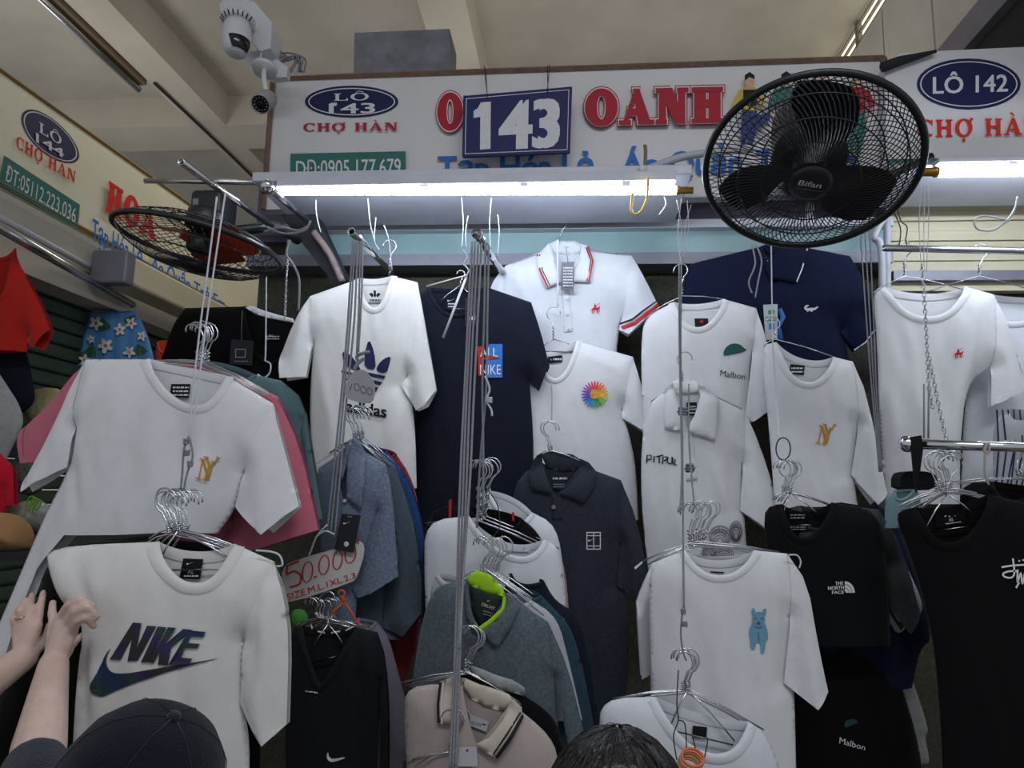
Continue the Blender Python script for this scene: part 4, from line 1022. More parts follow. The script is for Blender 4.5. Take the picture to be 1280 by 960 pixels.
g = shirt('polo_shirt', 'white polo shirt with striped cuffs and small red rider mark', 'polo shirt', 2.52, W3, P('690,312 703,366 727,312 708,316'), P('789,319 777,400 770,435 772,520'), P('632,332 628,400 640,520'), RS=(P('806,350 824,386'), P('773,413'), P('802,405 785,420')), LS=(P('612,360 605,400'), P('630,405')),
      collar=col_polo1, prints=[('chest_print', pony(738, 380, 12, M_['red']))], vneck=True, creases=[((640, 345), (690, 420), .006, .015)])
slv = [o for o in g.root.children if o.name.startswith('sleeve')][0]
def cuff_place(V, l):
    return g.on(V, g.front, .0150+l)
print_mesh('cuff_stripe', [pol(P('776,408 792,402 806,391 822,379 824,384 808,396 794,406 778,412'), M_['red']), pol(P('774,404 790,398 804,387 820,376 820.5,377.5 805,389 791,400 775,406'), K)], cuff_place, slv, .002, .0005, step=.01)
hang_tag(g, g.root, P('702,328 718,327 717,362 701,363'), ink('tag_grey', 118, 116, 124), lines(704, 333, 716, 359, 7, WH), P('707,309 709,320 710,329'))
rope('white rod hung from the hook of the white polo with striped cuffs', P('697,300 697,340 697,383'), 2.40, .0036, M_['white_string'], name='cord')
hanger('hook above the white polo with striped cuffs', None, 2.53, (699, 308), (640, 330), (782, 322), (700, 272), bar=False)

# --- white t-shirt with rainbow daisy
cols = [(228, 60, 60), (236, 112, 52), (240, 170, 50), (232, 206, 60), (150, 190, 70), (70, 168, 96), (60, 170, 170), (60, 130, 200), (60, 80, 190), (110, 70, 180), (160, 70, 160), (214, 60, 110)]
fl = []
for k in range(24):
    a = k*15-90; c_, s_ = math.cos(math.radians(a)), math.sin(math.radians(a)); fl.append(pol(ell(743.5+c_*11.5, 493+s_*11.5, 5.8, 1.25, 12, 0, 360, a), ink('petal_%d' % (k//2), *cols[k//2])))
fl += [pol(ell(743.5, 493, 5.6, 5.6, 20), ink('daisy_centre', 226, 160, 40)), swoosh(740, 491.5, 7, 3.4, K)]
shirt('t_shirt', 'white t-shirt with small rainbow daisy print', 't-shirt', 2.44, W1, P('676,442 697,473 721,426 700,436'), P('791,446 778,512 795,575 798,650'), P('640,452 645,540 655,660'), RS=(P('803,488 817,536'), P('777,523'), P('814,546')), prints=[('chest_print', fl)],
      tagq=(P('685,446 703,444 703,452 685,454'), NV, lines(688, 446, 702, 452, 1, WH)), creases=[((722, 440), (786, 470), .006, .012), ((786, 470), (770, 560), -.006, .012)])
hanger('hanger hooked on the white rod, holding the rainbow daisy shirt', None, 2.45, (692, 424), (676, 436), (724, 436), (692, 384), -1, bar=True)
rope('thin chain-like cord between the daisy shirt and the charcoal polo hook', P('689,478 690,500 689,528'), 2.36, .0018, M_['steel'])

# --- white shirt with green cap print (script word)
cap = [pol(chaikin(P('904,441 907,434 915,429 925,430 931,436 934,437 930,440 915,443 905,445'), 1, True), ink('cap_green', 28, 88, 84)), txt('Malbon', P('901,462 932,467 931,474 900,470'), K, .0)]
shirt('t_shirt', 'white t-shirt with green cap print above a black script word', 't-shirt', 2.40, W1, P('842,378 872,410 905,374 873,380'), P('945,385 940,440 936,500 934,640'), P('806,396 801,430 803,520 806,640'), RS=(P('958,430 971,506'), P('930,524'), P('940,528')), prints=[('chest_print', cap)], ribw=.02,
      tagq=(P('868,398 885,398 886,410 869,410'), K, [pol(ell(877, 402, 2.4, 2, 10), M_['maroon'])]), creases=[((944, 395), (932, 500), -.008, .01), ((830, 420), (850, 600), .006, .02)])
hanger('hanger of the white shirt with green cap print', None, 2.41, (853, 370), (812, 392), (906, 374), (850, 330), bar=False)

# --- white polo with black handwritten word
def col_pit(g, root):
    flap(g, root, 'collar', P('841,477 831,485 830,512 831,537 852,538 852,520 846,500'), W1, .012, .006)
    flap(g, root, 'collar', P('872,478 884,482 898,499 894,552 880,546 867,543 858,538 868,520 876,496'), W1, .012, .006)
    flap(g, root, 'collar_back', P('841,477 850,474 868,475 876,484 872,492 856,494 843,490'), W1, .002, .004, lay='back')
    flap(g, root, 'placket', P('853,540 866,542 872,600 858,602'), W1, .002, .002)
    buttons(g, root, [(862, 555), (865, 580)])
hand = []
for st in ('808,579 809,569 814,569 814,574 809,575', '817,578 818,570', '820,571 829,569', '824,570 824,579', '828,580 829,571 833,571 833,575 829,576', '835,571 834,578 838,580 840,578 840,571', '841,572 841,580 844,580', '844,574 843,581 846,581'):
    hand.append(pol(stroke(P(st), 1.7), K))
dog = []
LI = ink('line_art', 96, 96, 104)
for cx, cy, rx, ry in ((900, 670, 14, 13), (920, 664, 8, 13), (886, 690, 9, 9), (905, 692, 12, 9)):
    for k in range(5):
        f = 1-k*.17; dog.append(pol([ell(cx, cy+ry*(1-f)*.7, rx*f, ry*f), ell(cx, cy+ry*(1-f)*.7, rx*f-.9, ry*f-.9)], LI))
    for k in range(9):
        a = math.radians(200+k*17); dog.append(pol(stroke([(cx+rx*.4*math.cos(a), cy+ry*.4*math.sin(a)), (cx+rx*.9*math.cos(a), cy+ry*.9*math.sin(a))], .8), LI))
g = shirt('polo_shirt', 'white polo shirt with a black handwritten word behind the right cords', 'polo shirt', 2.33, W1, P('842,484 860,540 876,488 859,492'), P('930,513 928,580 930,640 936,720'), P('810,502 801,560 802,640 811,720'), RS=(P('948,555 966,610 976,655'), P('924,638'), P('958,662')), collar=col_pit, vneck=True,
      tagq=(P('858,503 871,503 871,519 858,519'), K, lines(860, 506, 870, 518, 3, WH)), prints=[('chest_print', hand), ('back_print', dog)], fold=.011, creases=[((880, 560), (930, 690), .01, .02), ((832, 560), (850, 690), .008, .02)])
hanger('hanger inside the white polo with the handwritten word', None, 2.34, (852, 478), (814, 502), (928, 512), (857, 440), -1, bar=True)

# --- navy polo with small pale reptile mark
def col_lac(g, root):
    st = [pol(stroke(P('1009,311 1003,335 996,352'), 1.5), WH)]
    flap(g, root, 'collar', P('978,308 1010,309 1004,335 996,354 978,350 962,348 956,330'), NVP, .012, .006, items=st)
    flap(g, root, 'collar_back', P('950,308 965,303 990,303 1000,308 990,318 962,320'), NVP, .002, .004, lay='back')
g = shirt('polo_shirt', 'navy polo shirt with white-edged collar hanging below the big fan', 'polo shirt', 2.55, NVP, P('952,308 968,355 1000,308 976,314'), P('1062,320 1052,410 1061,445 1063,520'), P('870,328 862,420 870,520'), RS=(P('1080,355 1100,412'), P('1050,418'), P('1067,440')), LS=(P('858,336 853,380'), P('866,420')), collar=col_lac, vneck=True,
      tagq=(P('956,318 980,322 978,330 954,328'), K, lines(957, 320, 979, 328, 2, WH)), prints=[('chest_print', croc(1005, 381, 18, WH))])
slv = [o for o in g.root.children if o.name.startswith('sleeve')][0]
def cuff_place2(V, l):
    return g.on(V, g.front, .0150+l)
print_mesh('cuff_stripe', [pol(stroke(P('1067,438 1082,428 1092,414 1099,412'), 1.6), WH)], cuff_place2, slv, .002, step=.01)
ht = hang_tag(g, g.root, P('954,381 972,380 972,424 957,425'), ink('tag_pale', 188, 196, 194), [pol(P('960,388 968,387 968,392 960,393'), ink('tag_green', 70, 150, 110)), pol(P('961,404 968,404 968,412 961,412'), ink('tag_blue', 60, 130, 190))]+lines(957, 395, 970, 402, 2, M_['green']))
bm = bmesh.new(); add_tube(bm, [at(975, 386, 2.44), at(979, 396, 2.44), at(974, 408, 2.44), at(976, 424, 2.44)], [.006, .009, .004, .009], 6); from_bm('tag_clip', bm, ink('ribbon_blue', 60, 110, 190), ht)

# --- white shirt with gold letters, right of centre
shirt('t_shirt', 'white t-shirt with gold interlocked letters below the navy polo', 't-shirt', 2.30, W1, P('970,428 1004,478 1042,446 1006,449'), P('1066,452 1072,530 1066,600 1078,660'), P('950,432 962,540 970,660'), RS=(P('1082,495 1107,617'), P('1062,594'), P('1091,631')),
      prints=[('chest_print', ny(1020, 530, 23, M_['gold']))], tagq=(P('988,455 1006,457 1005,469 986,467'), K, lines(989, 458, 1004, 467, 2, WH)), ribw=.02, creases=[((1064, 460), (1050, 590), -.006, .015), ((1000, 500), (1010, 640), .005, .02)])
hanger('hanger of the white shirt with gold letters right of centre', None, 2.31, (969, 424), (955, 432), (1042, 446), (966, 396), bar=False)

# --- white shirts on the right rail
shirt('t_shirt', 'large white t-shirt with small red rider mark on the right rail', 't-shirt', 2.36, W1, P('1104,358 1158,397 1206,358 1160,367'), P('1242,368 1237,460 1208,480 1200,560 1200,630'), P('1090,364 1097,430 1098,520 1106,630'), RS=(P('1262,420 1281,486'), P('1236,509')), prints=[('chest_print', pony(1192, 436, 12, M_['red']))], ribw=.022,
      creases=[((1216, 370), (1195, 560), .01, .02), ((1130, 400), (1150, 560), .01, .02), ((1185, 420), (1170, 600), -.008, .02)], fold=.011)
hanger('steel hanger of the large white shirt on the right rail', None, 2.355, (1131, 345), (1092, 366), (1204, 362), (1130, 302), bar=False)
shirt('t_shirt', 'white t-shirt at the right edge, half outside the picture', 't-shirt', 2.46, W3, P('1237,368 1262,403 1330,372 1285,372'), P('1400,385 1392,480 1390,640'), P('1226,368 1222,430 1205,500 1200,640'), ribw=.02)
hanger('steel hanger with striped wrapped neck at the right end of the thin rail', None, 2.44, (1224, 345), (1150, 368), (1300, 366), (1226, 305), bar=False)
shirt('polo_shirt', 'striped blue and white shirt low at the right edge behind the chrome rail', 'shirt', 2.2, LG, P('1262,510 1275,525 1300,512 1280,512'), P('1340,530 1340,640'), P('1240,528 1242,600 1244,640'), ribw=.0,
      prints=[('stripe', [pol(stroke([(1246+k*7, 512), (1248+k*7+(k % 3)*3, 560), (1244+k*6, 618)], 2.2), M_['navy']) for k in range(0, 9)])])
# --- left foreground stack
shirt('t_shirt', 'slate teal t-shirt at the back of the left stack', 't-shirt', 1.84, TL_, P('255,452 280,480 318,468 286,456'), P('352,476 378,525 384,600 384,660'), P('225,460 200,560 200,640'), RS=(P('380,500 392,570 405,648'), P('384,655')), ribw=.012)
shirt('t_shirt', 'dusty pink t-shirt just behind the white gold-letter shirt in the left stack', 't-shirt', 1.77, PK, P('196,452 240,490 294,470 242,456'), P('348,496 310,600 284,660 280,690'), P('106,455 100,540 110,640'), RS=(P('378,560 400,662'), P('284,676'), P('322,688')), LS=(P('66,505 29,540'), P('98,575'), P('40,580')), ribw=.016)
shirt('t_shirt', 'white t-shirt with gold interlocked letters, second in the left foreground', 't-shirt', 1.68, W1, P('186,449 239,506 284,470 238,460'), P('342,505 306,590 296,634 272,667'), P('107,449 96,535 86,588 58,640 20,730 -10,800'),
      RS=(P('360,570 376,633'), P('297,633'), P('337,667')), LS=(P('70,535 33,604'), P('88,584'), P('35,615')), hem=P('235,664 150,668 92,668 52,712 34,760 4,850'), ribw=.021, fold=.010,
      prints=[('chest_print', ny(245, 571, 27, M_['gold'])), ('back_tag_show_through', [])][:1], tagq=(P('214,480 238,480 236,497 212,496'), K, lines(216, 482, 236, 496, 3, WH)),
      creases=[((185, 470), (120, 640), .010, .025), ((120, 470), (90, 600), .012, .02), ((300, 560), (190, 640), .008, .03), ((93, 560), (110, 650), -.008, .015), ((70, 650), (20, 760), -.010, .012)])
shirt('t_shirt', 'black t-shirt hidden behind the white tick-logo shirt, lower left', 't-shirt', 1.53, BK, P('190,674 238,700 290,684 240,678'), P('330,705 330,800 325,960'), P('84,680 62,700 44,760 20,830 -20,920 -20,1000'), hem=P('150,1000'), ribw=.016)
NKG = bpy.data.materials.new('ink_iridescent'); NKG.use_nodes = True
nt = NKG.node_tree; tc = nt.nodes.new('ShaderNodeTexCoord'); mp = nt.nodes.new('ShaderNodeMapping'); gr = nt.nodes.new('ShaderNodeTexWave'); cr = nt.nodes.new('ShaderNodeValToRGB')
gr.inputs['Scale'].default_value = 1.9; gr.inputs['Distortion'].default_value = 1.2; mp.inputs['Rotation'].default_value = (0, .9, .3)
e = cr.color_ramp.elements; e[0].color = (*rgb(34, 36, 34), 1); e[1].color = (*rgb(26, 52, 84), 1); x_ = e.new(.4); x_.color = (*rgb(46, 38, 88), 1); x_ = e.new(.7); x_.color = (*rgb(44, 62, 52), 1)
nt.links.new(tc.outputs['Object'], mp.inputs['Vector']); nt.links.new(mp.outputs['Vector'], gr.inputs['Vector']); nt.links.new(gr.outputs['Fac'], cr.inputs['Fac']); nt.links.new(cr.outputs['Color'], nt.nodes['Principled BSDF'].inputs['Base Color']); nt.nodes['Principled BSDF'].inputs['Roughness'].default_value = .45
cx = lambda s: [(x*.265625, 705+y*.265625) for x, y in P(s)]
nk = [pol(chaikin(cx('1060,437 930,468 790,507 700,538 600,572 530,602 495,620 465,627 440,612 432,575 445,525 475,475 495,425 525,390 505,425 498,455 505,490 530,514 590,516 680,502 790,482 900,466'), 1, True), NKG)]
for st in ('625,275 665,279 644,395 692,290 736,293 646,456 600,458 622,345 566,452 515,450', '742,294 784,298 702,462 662,464', '790,297 828,301 776,380 862,305 905,310 806,392 790,478 742,474 752,410 722,468 700,464', '888,312 968,320 955,346 896,342 884,372 940,376 928,398 868,396 852,440 905,446 890,470 790,478'):
    nk.append(pol(cx(st), NKG))
shirt('t_shirt', 'white t-shirt with big dark tick logo, its left edge gripped by a hand', 't-shirt', 1.42, W2, P('198,677 245,729 294,680 246,690'), P('343,702 306,800 304,876 313,930 310,1010'), P('58,683 60,712 74,750 98,772 104,792 97,838 92,905 88,1010'),
      RS=(P('358,745 364,800 361,903'), P('304,877'), P('337,925')), hem=P('200,1012'), ribw=.022, prints=[('chest_print', nk)], tagq=(P('229,698 254,699 250,724 224,723'), K, [swoosh(233, 702, 10, 4, WH), txt('XL', P('235,711 243,711 242,717 234,717'), WH)]+lines(230, 718, 248, 722, 1, WH)),
      creases=[((62, 690), (98, 770), .014, .012), ((80, 690), (112, 775), .010, .012), ((104, 700), (124, 775), -.008, .012), ((102, 790), (92, 930), .014, .012), ((112, 790), (112, 950), -.012, .010), ((122, 785), (132, 900), .008, .012), ((300, 720), (250, 900), .008, .02), ((330, 720), (318, 880), -.012, .012)], fold=.011)
hanger('wire hanger of the white shirt with big dark tick logo', None, 1.425, (222, 664), (196, 707), (300, 705), (222, 620), -1, bar=True)

# --- heather polo stack above the price card
shirt('polo_shirt', 'dark red shirt, rearmost edge of the stack behind the heather blue polo', 'shirt', 2.12, DR, P('470,560 480,572 494,566 484,562'), P('512,592 523,625 526,700 526,795 505,866'), P('462,580 462,700 462,860'), ribw=.008)
shirt('polo_shirt', 'royal blue shirt second from the rear behind the heather blue polo', 'shirt', 2.07, BL, P('456,556 466,570 484,564 470,558'), P('500,585 512,690 505,770'), P('446,576 446,700 446,770'), RS=(P('514,605 530,660 546,768'), P('505,772')), ribw=.008)
shirt('polo_shirt', 'slate grey shirt directly behind the heather blue polo', 'shirt', 2.02, SL, P('450,556 458,572 474,566 462,560'), P('494,582 485,700 480,782 500,800'), P('432,572 430,700 430,790'), RS=(P('508,620 520,660 532,761'), P('480,783'), P('506,794')), ribw=.008)
def col_hb(g, root):
    flap(g, root, 'collar', P('441,546 449,552 458,568 455,605 451,638 434,624 433,600 435,570'), HB, .012, .006)
    flap(g, root, 'collar', P('438,548 430,560 421,576 418,592 428,600 433,580'), HB, .008, .004)
    buttons(g, root, [(431, 626)], .0045)
st3 = [pol(P('394,579 420,562 421,565 395,582'), WH), pol(P('395,584 420,567 421,570 396,587'), WH)]
g = shirt('polo_shirt', 'heather blue polo shirt in front of the dark stack, above the price card', 'polo shirt', 1.95, HB, P('422,568 431,628 458,566 440,556'), P('482,580 472,640 448,720 444,780'), P('394,582 398,640 404,780'), RS=(P('491,610 499,720'), P('443,737'), P('468,740 450,746')), collar=col_hb, vneck=True, prints=[('shoulder_stripe', st3)], fold=.007)
hang_tag(g, g.root, P('427,642 451,644 442,691 418,687'), ink('tag_black', 24, 25, 29), [swoosh(429, 651, 11, 4.5, WH), pol(ell(433, 680, 3, 3.2, 16), WH), txt('L', P('432.2,678.5 434.4,678.5 434.4,681.5 432.2,681.5'), K), pol(P('434,645 440,645.5 440,646.5 434,646'), WD)], lift=.034)
# --- black v-neck and what hangs behind it
shirt('polo_shirt', 'mauve grey shirt behind the black v-neck, bottom of the middle-left stack', 'shirt', 1.95, MV, P('448,772 455,786 470,776 460,774'), P('486,795 500,850 523,930 502,953 500,1010'), P('436,790 436,1010'), ribw=.008)
shirt('polo_shirt', 'dark mauve shirt hanging below the heather blue sleeve', 'shirt', 2.09, MV, P('434,700 440,715 456,706 446,702'), P('478,716 482,760 478,800'), P('424,716 424,800'), ribw=.008)
g = shirt('t_shirt', 'black v-neck sports shirt with small white tick under the price card', 't-shirt', 1.82, BKV, P('378,782 401,856 446,784 412,788'), P('472,790 476,850 470,1010'), P('362,784 356,860 358,1010'), RS=(P('483,825 487,900 486,990'), P('476,992')), ribw=.016, vneck=True, inner=BK,
      prints=[('chest_print', [pol(chaikin(P('410,939 411,946 416,949 431,946 431,948 416,953 410,951 408,946'), 1, True), WH)]), ('small_print', lines(382, 862, 397, 866, 1, WH, .15))], fold=.012, fx=26,
      creases=[((440, 800), (425, 940), .008, .008), ((452, 800), (448, 950), -.008, .008), ((462, 800), (466, 950), .008, .008)])
print_mesh('collar_tape', [pol(P('388,782 390,787 391,784 389,780'), WH), pol(P('397,788 406,790 406,792 397,790'), WH), pol(P('414,790 425,788 425,790 414,792'), WH), pol(P('432,787 442,782 442,784 432,789'), WH)], g.place_back, g.root, .012)
hanger('wire bar of the black v-neck shirt, below the price card', None, 1.82, (410, 780), (381, 826), (434, 812), (408, 740), bar=True)
# --- charcoal polo with a court emblem
def col_court(g, root):
    flap(g, root, 'collar', P('678,566 668,573 660,590 664,612 690,618 684,600 678,580'), CH, .012, .007)
    flap(g, root, 'collar', P('725,573 736,578 746,590 742,610 729,630 712,622 696,617 712,608 724,592'), CH, .012, .007)
    flap(g, root, 'collar_back', P('676,568 690,564 716,568 728,576 726,588 704,590 684,586'), CH, .002, .005, lay='back')
    flap(g, root, 'placket', P('690,618 702,620 704,650 690,650'), CH, .002, .003)
    buttons(g, root, [(692, 634)], .006, M_['grey'])
ct = [pol([rect(733, 665, 751, 687), rect(734.2, 666.2, 749.8, 685.8)], WH), pol(rect(733, 682, 751, 683), WH), pol(rect(741.6, 665, 742.6, 687), WH), pol(rect(733, 669, 751, 670), WH), swoosh(735, 672, 11, 5, WH)]
g = shirt('polo_shirt', 'charcoal polo shirt with white court-shaped emblem in the middle', 'polo shirt', 2.12, CH, P('678,578 695,620 726,582 702,588'), P('776,600 776,680 784,760 786,830 780,900'), P('640,600 640,700 655,900'), RS=(P('796,650 812,730'), P('770,731'), P('795,746')), collar=col_court, vneck=True, prints=[('chest_print', ct), ('sleeve_mark', [])][:1],
      tagq=(P('690,594 710,597 708,614 688,611'), CH, lines(691, 595, 709, 601, 1, WH)+lines(692, 604, 706, 610, 2, WD)), fold=.012, creases=[((772, 610), (768, 720), -.008, .012), ((720, 650), (715, 850), .008, .02)])
slv = [o for o in g.root.children if o.name.startswith('sleeve')][0]
print_mesh('sleeve_mark', [pol(P('793,709 803,701 803,704 794,712'), WH)], lambda V, l: g.on(V, g.front, .0135+l), slv, .002)
cluster('wire hanger holding the charcoal polo with the court emblem', 'hangers of the charcoal polo', 2.12, (688, 566), (672, 574), (728, 580), (688, 528), 2, jx=4, flip=-1, seed=4)
# --- white shirts, middle stack
shirt('t_shirt', 'pink shirt edge, rearmost of the middle white stack', 't-shirt', 2.10, cloth('pale_pink', 190, 132, 142), P('640,636 650,650 676,640 660,636'), P('704,662 722,735 737,811'), P('630,650 640,811'), ribw=.01)
shirt('t_shirt', 'white shirt with dark collar lining just behind the front white middle shirt', 't-shirt', 2.04, W3, P('612,614 640,650 664,640 640,622'), P('696,656 706,720 710,790'), P('590,630 590,790'), ribw=.014, inner=NV)
shirt('t_shirt', 'black shirt with thin red collar lines in the middle stack', 't-shirt', 1.99, BK, P('588,636 620,664 652,648 620,638'), P('672,664 690,700 692,780'), P('530,630 526,780'), ribw=.012, prints=[('red_line', [pol(P('561,625 565,624 564,646 561,648'), M_['red']), pol(P('640,640 643,641 643,652 640,650'), M_['red'])])])
shirt('t_shirt', 'white t-shirt with small black marks inside its collar, front of the middle stack', 't-shirt', 1.92, W3, P('586,645 640,694 680,674 632,678'), P('699,684 706,730 708,810'), P('531,651 530,720 534,810'), ribw=.016,
      tagq=(P('616,682 662,684 662,690 616,688'), W3, [txt('NIKE', P('625,682 632,682.5 632,686 625,685.5'), K), txt('NIKE', P('648,684 656,684 656,687.5 648,687.5'), K), swoosh(638, 683.5, 6, 2.5, K)]), fold=.011)
# --- heather polo with lime collar and its stack
shirt('polo_shirt', 'navy shirt at the rear of the lime-collar stack', 'shirt', 1.89, NV, P('640,716 652,730 680,726 660,718'), P('694,752 726,768 739,832 752,920'), P('620,740 620,900'), ribw=.01)
shirt('polo_shirt', 'dark teal knitted shirt in the lime-collar stack', 'shirt', 1.85, DT, P('640,734 652,750 676,744 660,736'), P('704,772 716,790 729,836 746,925'), P('620,750 620,900'), ribw=.01)
shirt('polo_shirt', 'light grey shirt right behind the lime-collar polo', 'shirt', 1.81, LG, P('630,742 645,756 664,750 650,744'), P('697,771 712,830 728,900'), P('610,760 610,890'), ribw=.01)
def col_lime(g, root):
    flap(g, root, 'collar', P('634,742 644,750 650,758 636,788 620,811 610,800 600,790 620,776 632,760'), HT, .012, .006)
    flap(g, root, 'collar', P('583,722 581,740 583,770 592,790 600,791 590,770 586,745'), HT, .010, .004)
    flap(g, root, 'collar_lining', P('583,722 596,712 614,720 629,737 633,746 610,742 588,732'), LM, .002, .003, lay='back')
    flap(g, root, 'collar_edge', P('629,738 633,748 631,764 614,780 600,791 590,784 584,768 588,768 598,784 612,774 627,760'), LM, .006, .002)
    flap(g, root, 'inner_back', P('587,733 610,742 632,748 630,764 612,776 600,784 590,766'), DI, .0015, .001, lay='back', items=[txt('DRI-FIT', P('603,753 619,759 618,763 602,757'), WH), swoosh(609, 749, 7, 3, WH)]+lines(604, 762, 616, 769, 2, WD, .3))
    buttons(g, root, [(600, 808)], .005, M_['black'])
shirt('polo_shirt', 'heather grey polo shirt with bright lime collar lining', 'polo shirt', 1.75, HT, P('582,728 600,792 634,744 606,722'), P('685,777 694,846 700,950'), P('540,730 520,810 512,900'), RS=(P('710,835 729,912'), P('694,848'), P('710,925')), collar=col_lime, vneck=True, fold=.010)
shirt('polo_shirt', 'pale-collared grey shirt shoulder left of the lime collar', 'shirt', 1.78, LG, P('548,718 560,730 576,724 562,718'), P('590,735 600,800'), P('541,728 538,740 536,800'), ribw=.012)
# --- beige polo at the bottom and the black one behind it
def col_bk(g, root):
    flap(g, root, 'collar', P('588,832 606,838 640,850 656,860 655,870 640,866 612,856 590,846'), GR, .010, .006)
shirt('polo_shirt', 'black polo shirt with grey collar behind the beige polo', 'polo shirt', 1.70, BK, P('584,840 610,870 650,866 616,846'), P('690,892 704,925 710,1010'), P('560,850 560,1000'), collar=col_bk)
def col_bg(g, root):
    flap(g, root, 'collar', P('582,848 566,846 550,852 545,880 546,903 560,906 575,904 570,880 574,862'), BGC, .012, .006, items=[pol(P('549,853 552,853 549,880 550,904 546.5,903 546,880'), K), pol(P('553.5,853 555,853 552,880 553,905 551.5,905 550.5,880'), WH)])
    flap(g, root, 'collar', P('641,874 652,884 653,894 638,922 620,948 606,940 594,931 612,922 630,898'), BGC, .012, .007, items=[pol(P('653,892 655,896 640,924 622,949 619,946 637,920'), K), pol(P('650,890 651.5,891 635,918 617,944 615.5,943 633,917'), K)])
    flap(g, root, 'collar_back', P('582,848 600,856 636,868 641,876 632,890 606,884 586,872 578,858'), BGC, .002, .005, lay='back')
g = shirt('polo_shirt', 'beige polo shirt with black-edged collar at the bottom', 'polo shirt', 1.62, BG, P('578,856 597,930 638,878 608,870'), P('690,920 700,960 700,1040'), P('508,855 504,900 508,950 512,1040'), collar=col_bg, vneck=True,
      tagq=(P('588,893 611,902 608,915 585,906'), ink('tag_white', 200, 202, 206), [txt('LACOSTE', P('588,900 602,905 601,909 587,904'), M_['black'])]+croc(603, 904, 5, M_['black'])), fold=.009)
hang_tag(g, g.root, P('574,934 596,934 597,958 572,958'), ink('tag_white', 200, 202, 206), [pol(ell(584, 938, 1.6, 1.6, 10), M_['red'])], lift=.012)
# --- right-hand lower shirts
shirt('t_shirt', 'black t-shirt low at the right with a small white script word', 't-shirt', 2.12, BK, P('1006,800 1030,818 1062,802 1034,806'), P('1100,812 1118,828 1152,938 1155,1010'), P('960,806 960,1010'), ribw=.01,
      prints=[('chest_print', [pol(chaikin(P('1055,905 1058,900 1068,898 1074,903 1062,908 1056,910'), 1, True), ink('cap_dark', 34, 66, 70)), txt('Malbon', P('1050,921 1082,931 1081,938 1049,929'), WH, .0)])])
shirt('t_shirt', 'pale cream shirt edge showing between the black shirts at lower right', 't-shirt', 2.18, GR, P('1090,806 1096,816 1108,810 1100,808'), P('1118,815 1134,830 1163,916 1155,917 1164,957 1150,952 1145,1000'), P('1080,820 1100,1000'), ribw=.0)
shirt('t_shirt', 'navy shirt edge right of the dark mountain-logo shirt', 't-shirt', 2.13, NVP, P('1050,628 1070,650 1100,634 1076,632'), P('1116,640 1140,700 1168,798 1150,810 1140,860'), P('1030,640 1030,860'), ribw=.012)
shirt('t_shirt', 'white sleeve edge between the navy and olive-black shirts at right', 't-shirt', 2.10, LG, P('1060,634 1076,650 1096,640 1080,636'), P('1112,660 1130,700 1158,762 1140,775 1124,795 1112,782'), P('1040,650 1060,780'), ribw=.012)
dome_ = [pol([(1056, 741)]+ell(1056, 741, 13*k_, 15*k_, 10, 270, 360) if False else ell(1056, 741, 12.5, 15, 12, 270, 360)+[(1056, 741)], WH)]
dome_ = [pol(ell(1056, 741, a*1., a*1.15, 12, 270, 360)+ell(1056, 741, b_, b_*1.15, 12, 270, 360)[::-1], WH) for a, b_ in ((12.5, 9.3), (8.6, 5.6), (4.9, 1.5))]
tnf = [txt('THE', P('1044,727 1054,726.5 1054,731 1044,731.5'), WH, .03), txt('NORTH', P('1035,733 1055,732 1055,736.5 1035,737.5'), WH, .03), txt('FACE', P('1040,738.5 1055,738 1055,742 1040,742.5'), WH, .03)]+dome_
shirt('t_shirt', 'black t-shirt with white mountain-dome logo', 't-shirt', 2.02, cloth('soft_black', 16, 17, 19), P('977,630 1004,672 1040,628 1008,640'), P('1096,636 1108,690 1112,760 1113,806'), P('950,636 970,740 975,804'), ribw=.018, inner=BK,
      prints=[('chest_print', tnf)], tagq=(P('985,640 1010,642 1010,664 985,662'), BK, lines(988, 642, 1006, 649, 2, WD)+lines(986, 655, 1008, 663, 3, WD)))
hanger('wire bar inside the collar of the mountain-logo shirt', None, 2.02, (988, 616), (976, 652), (1034, 652), (984, 575), -1, bar=True)
shirt('t_shirt', 'dark olive t-shirt behind the mountain-logo shirt, its sleeve showing', 't-shirt', 2.065, DG, P('1000,632 1020,660 1050,630 1022,634'), P('1098,637 1104,700 1106,790 1106,800'), P('960,640 975,798'), RS=(P('1116,665 1134,712 1148,768'), P('1110,760'), P('1130,790')), ribw=.012)
sty = []
for st in ('1252,709 1265,707 1280,706 1320,704', '1266,698 1268,716 1264,722 1256,721 1254,717 1262,714 1272,714', '1272,712 1272,728 1276,716 1278,730 1282,714 1284,726', '1270,735 1274,728', '1286,712 1300,716 1296,726 1288,722 1290,712 1306,728'):
    sty.append(pol(stroke(curve2(P(st), 4), 2.2), WH))
sty += [pol(ell(1274, 701, 1.2, 1.2, 8), WH), pol(ell(1279, 700, 1.2, 1.2, 8), WH)]
shirt('t_shirt', 'large black t-shirt with white scrawled script at the right edge', 't-shirt', 1.84, BK, P('1144,634 1190,678 1236,618 1186,634'), P('1330,640 1345,760 1345,1010'), P('1116,640 1138,690 1166,790 1176,900 1180,1010'), ribw=.02, hem=P('1260,1015'), prints=[('chest_print', sty)],
      tagq=(P('1168,640 1206,634 1208,654 1170,660'), BK, [pol(stroke(P('1181,646 1184,643 1187,646 1190,642 1194,645'), 1.2), WH), txt('XL', P('1186,648 1192,647 1192,651 1186,652'), WH)]+lines(1182, 653.5, 1202, 655.5, 1, WH, -.12)))
hanger('wire bar inside the collar of the large black scrawled-script shirt', None, 1.84, (1184, 617), (1156, 661), (1226, 651), (1186, 570), bar=True)
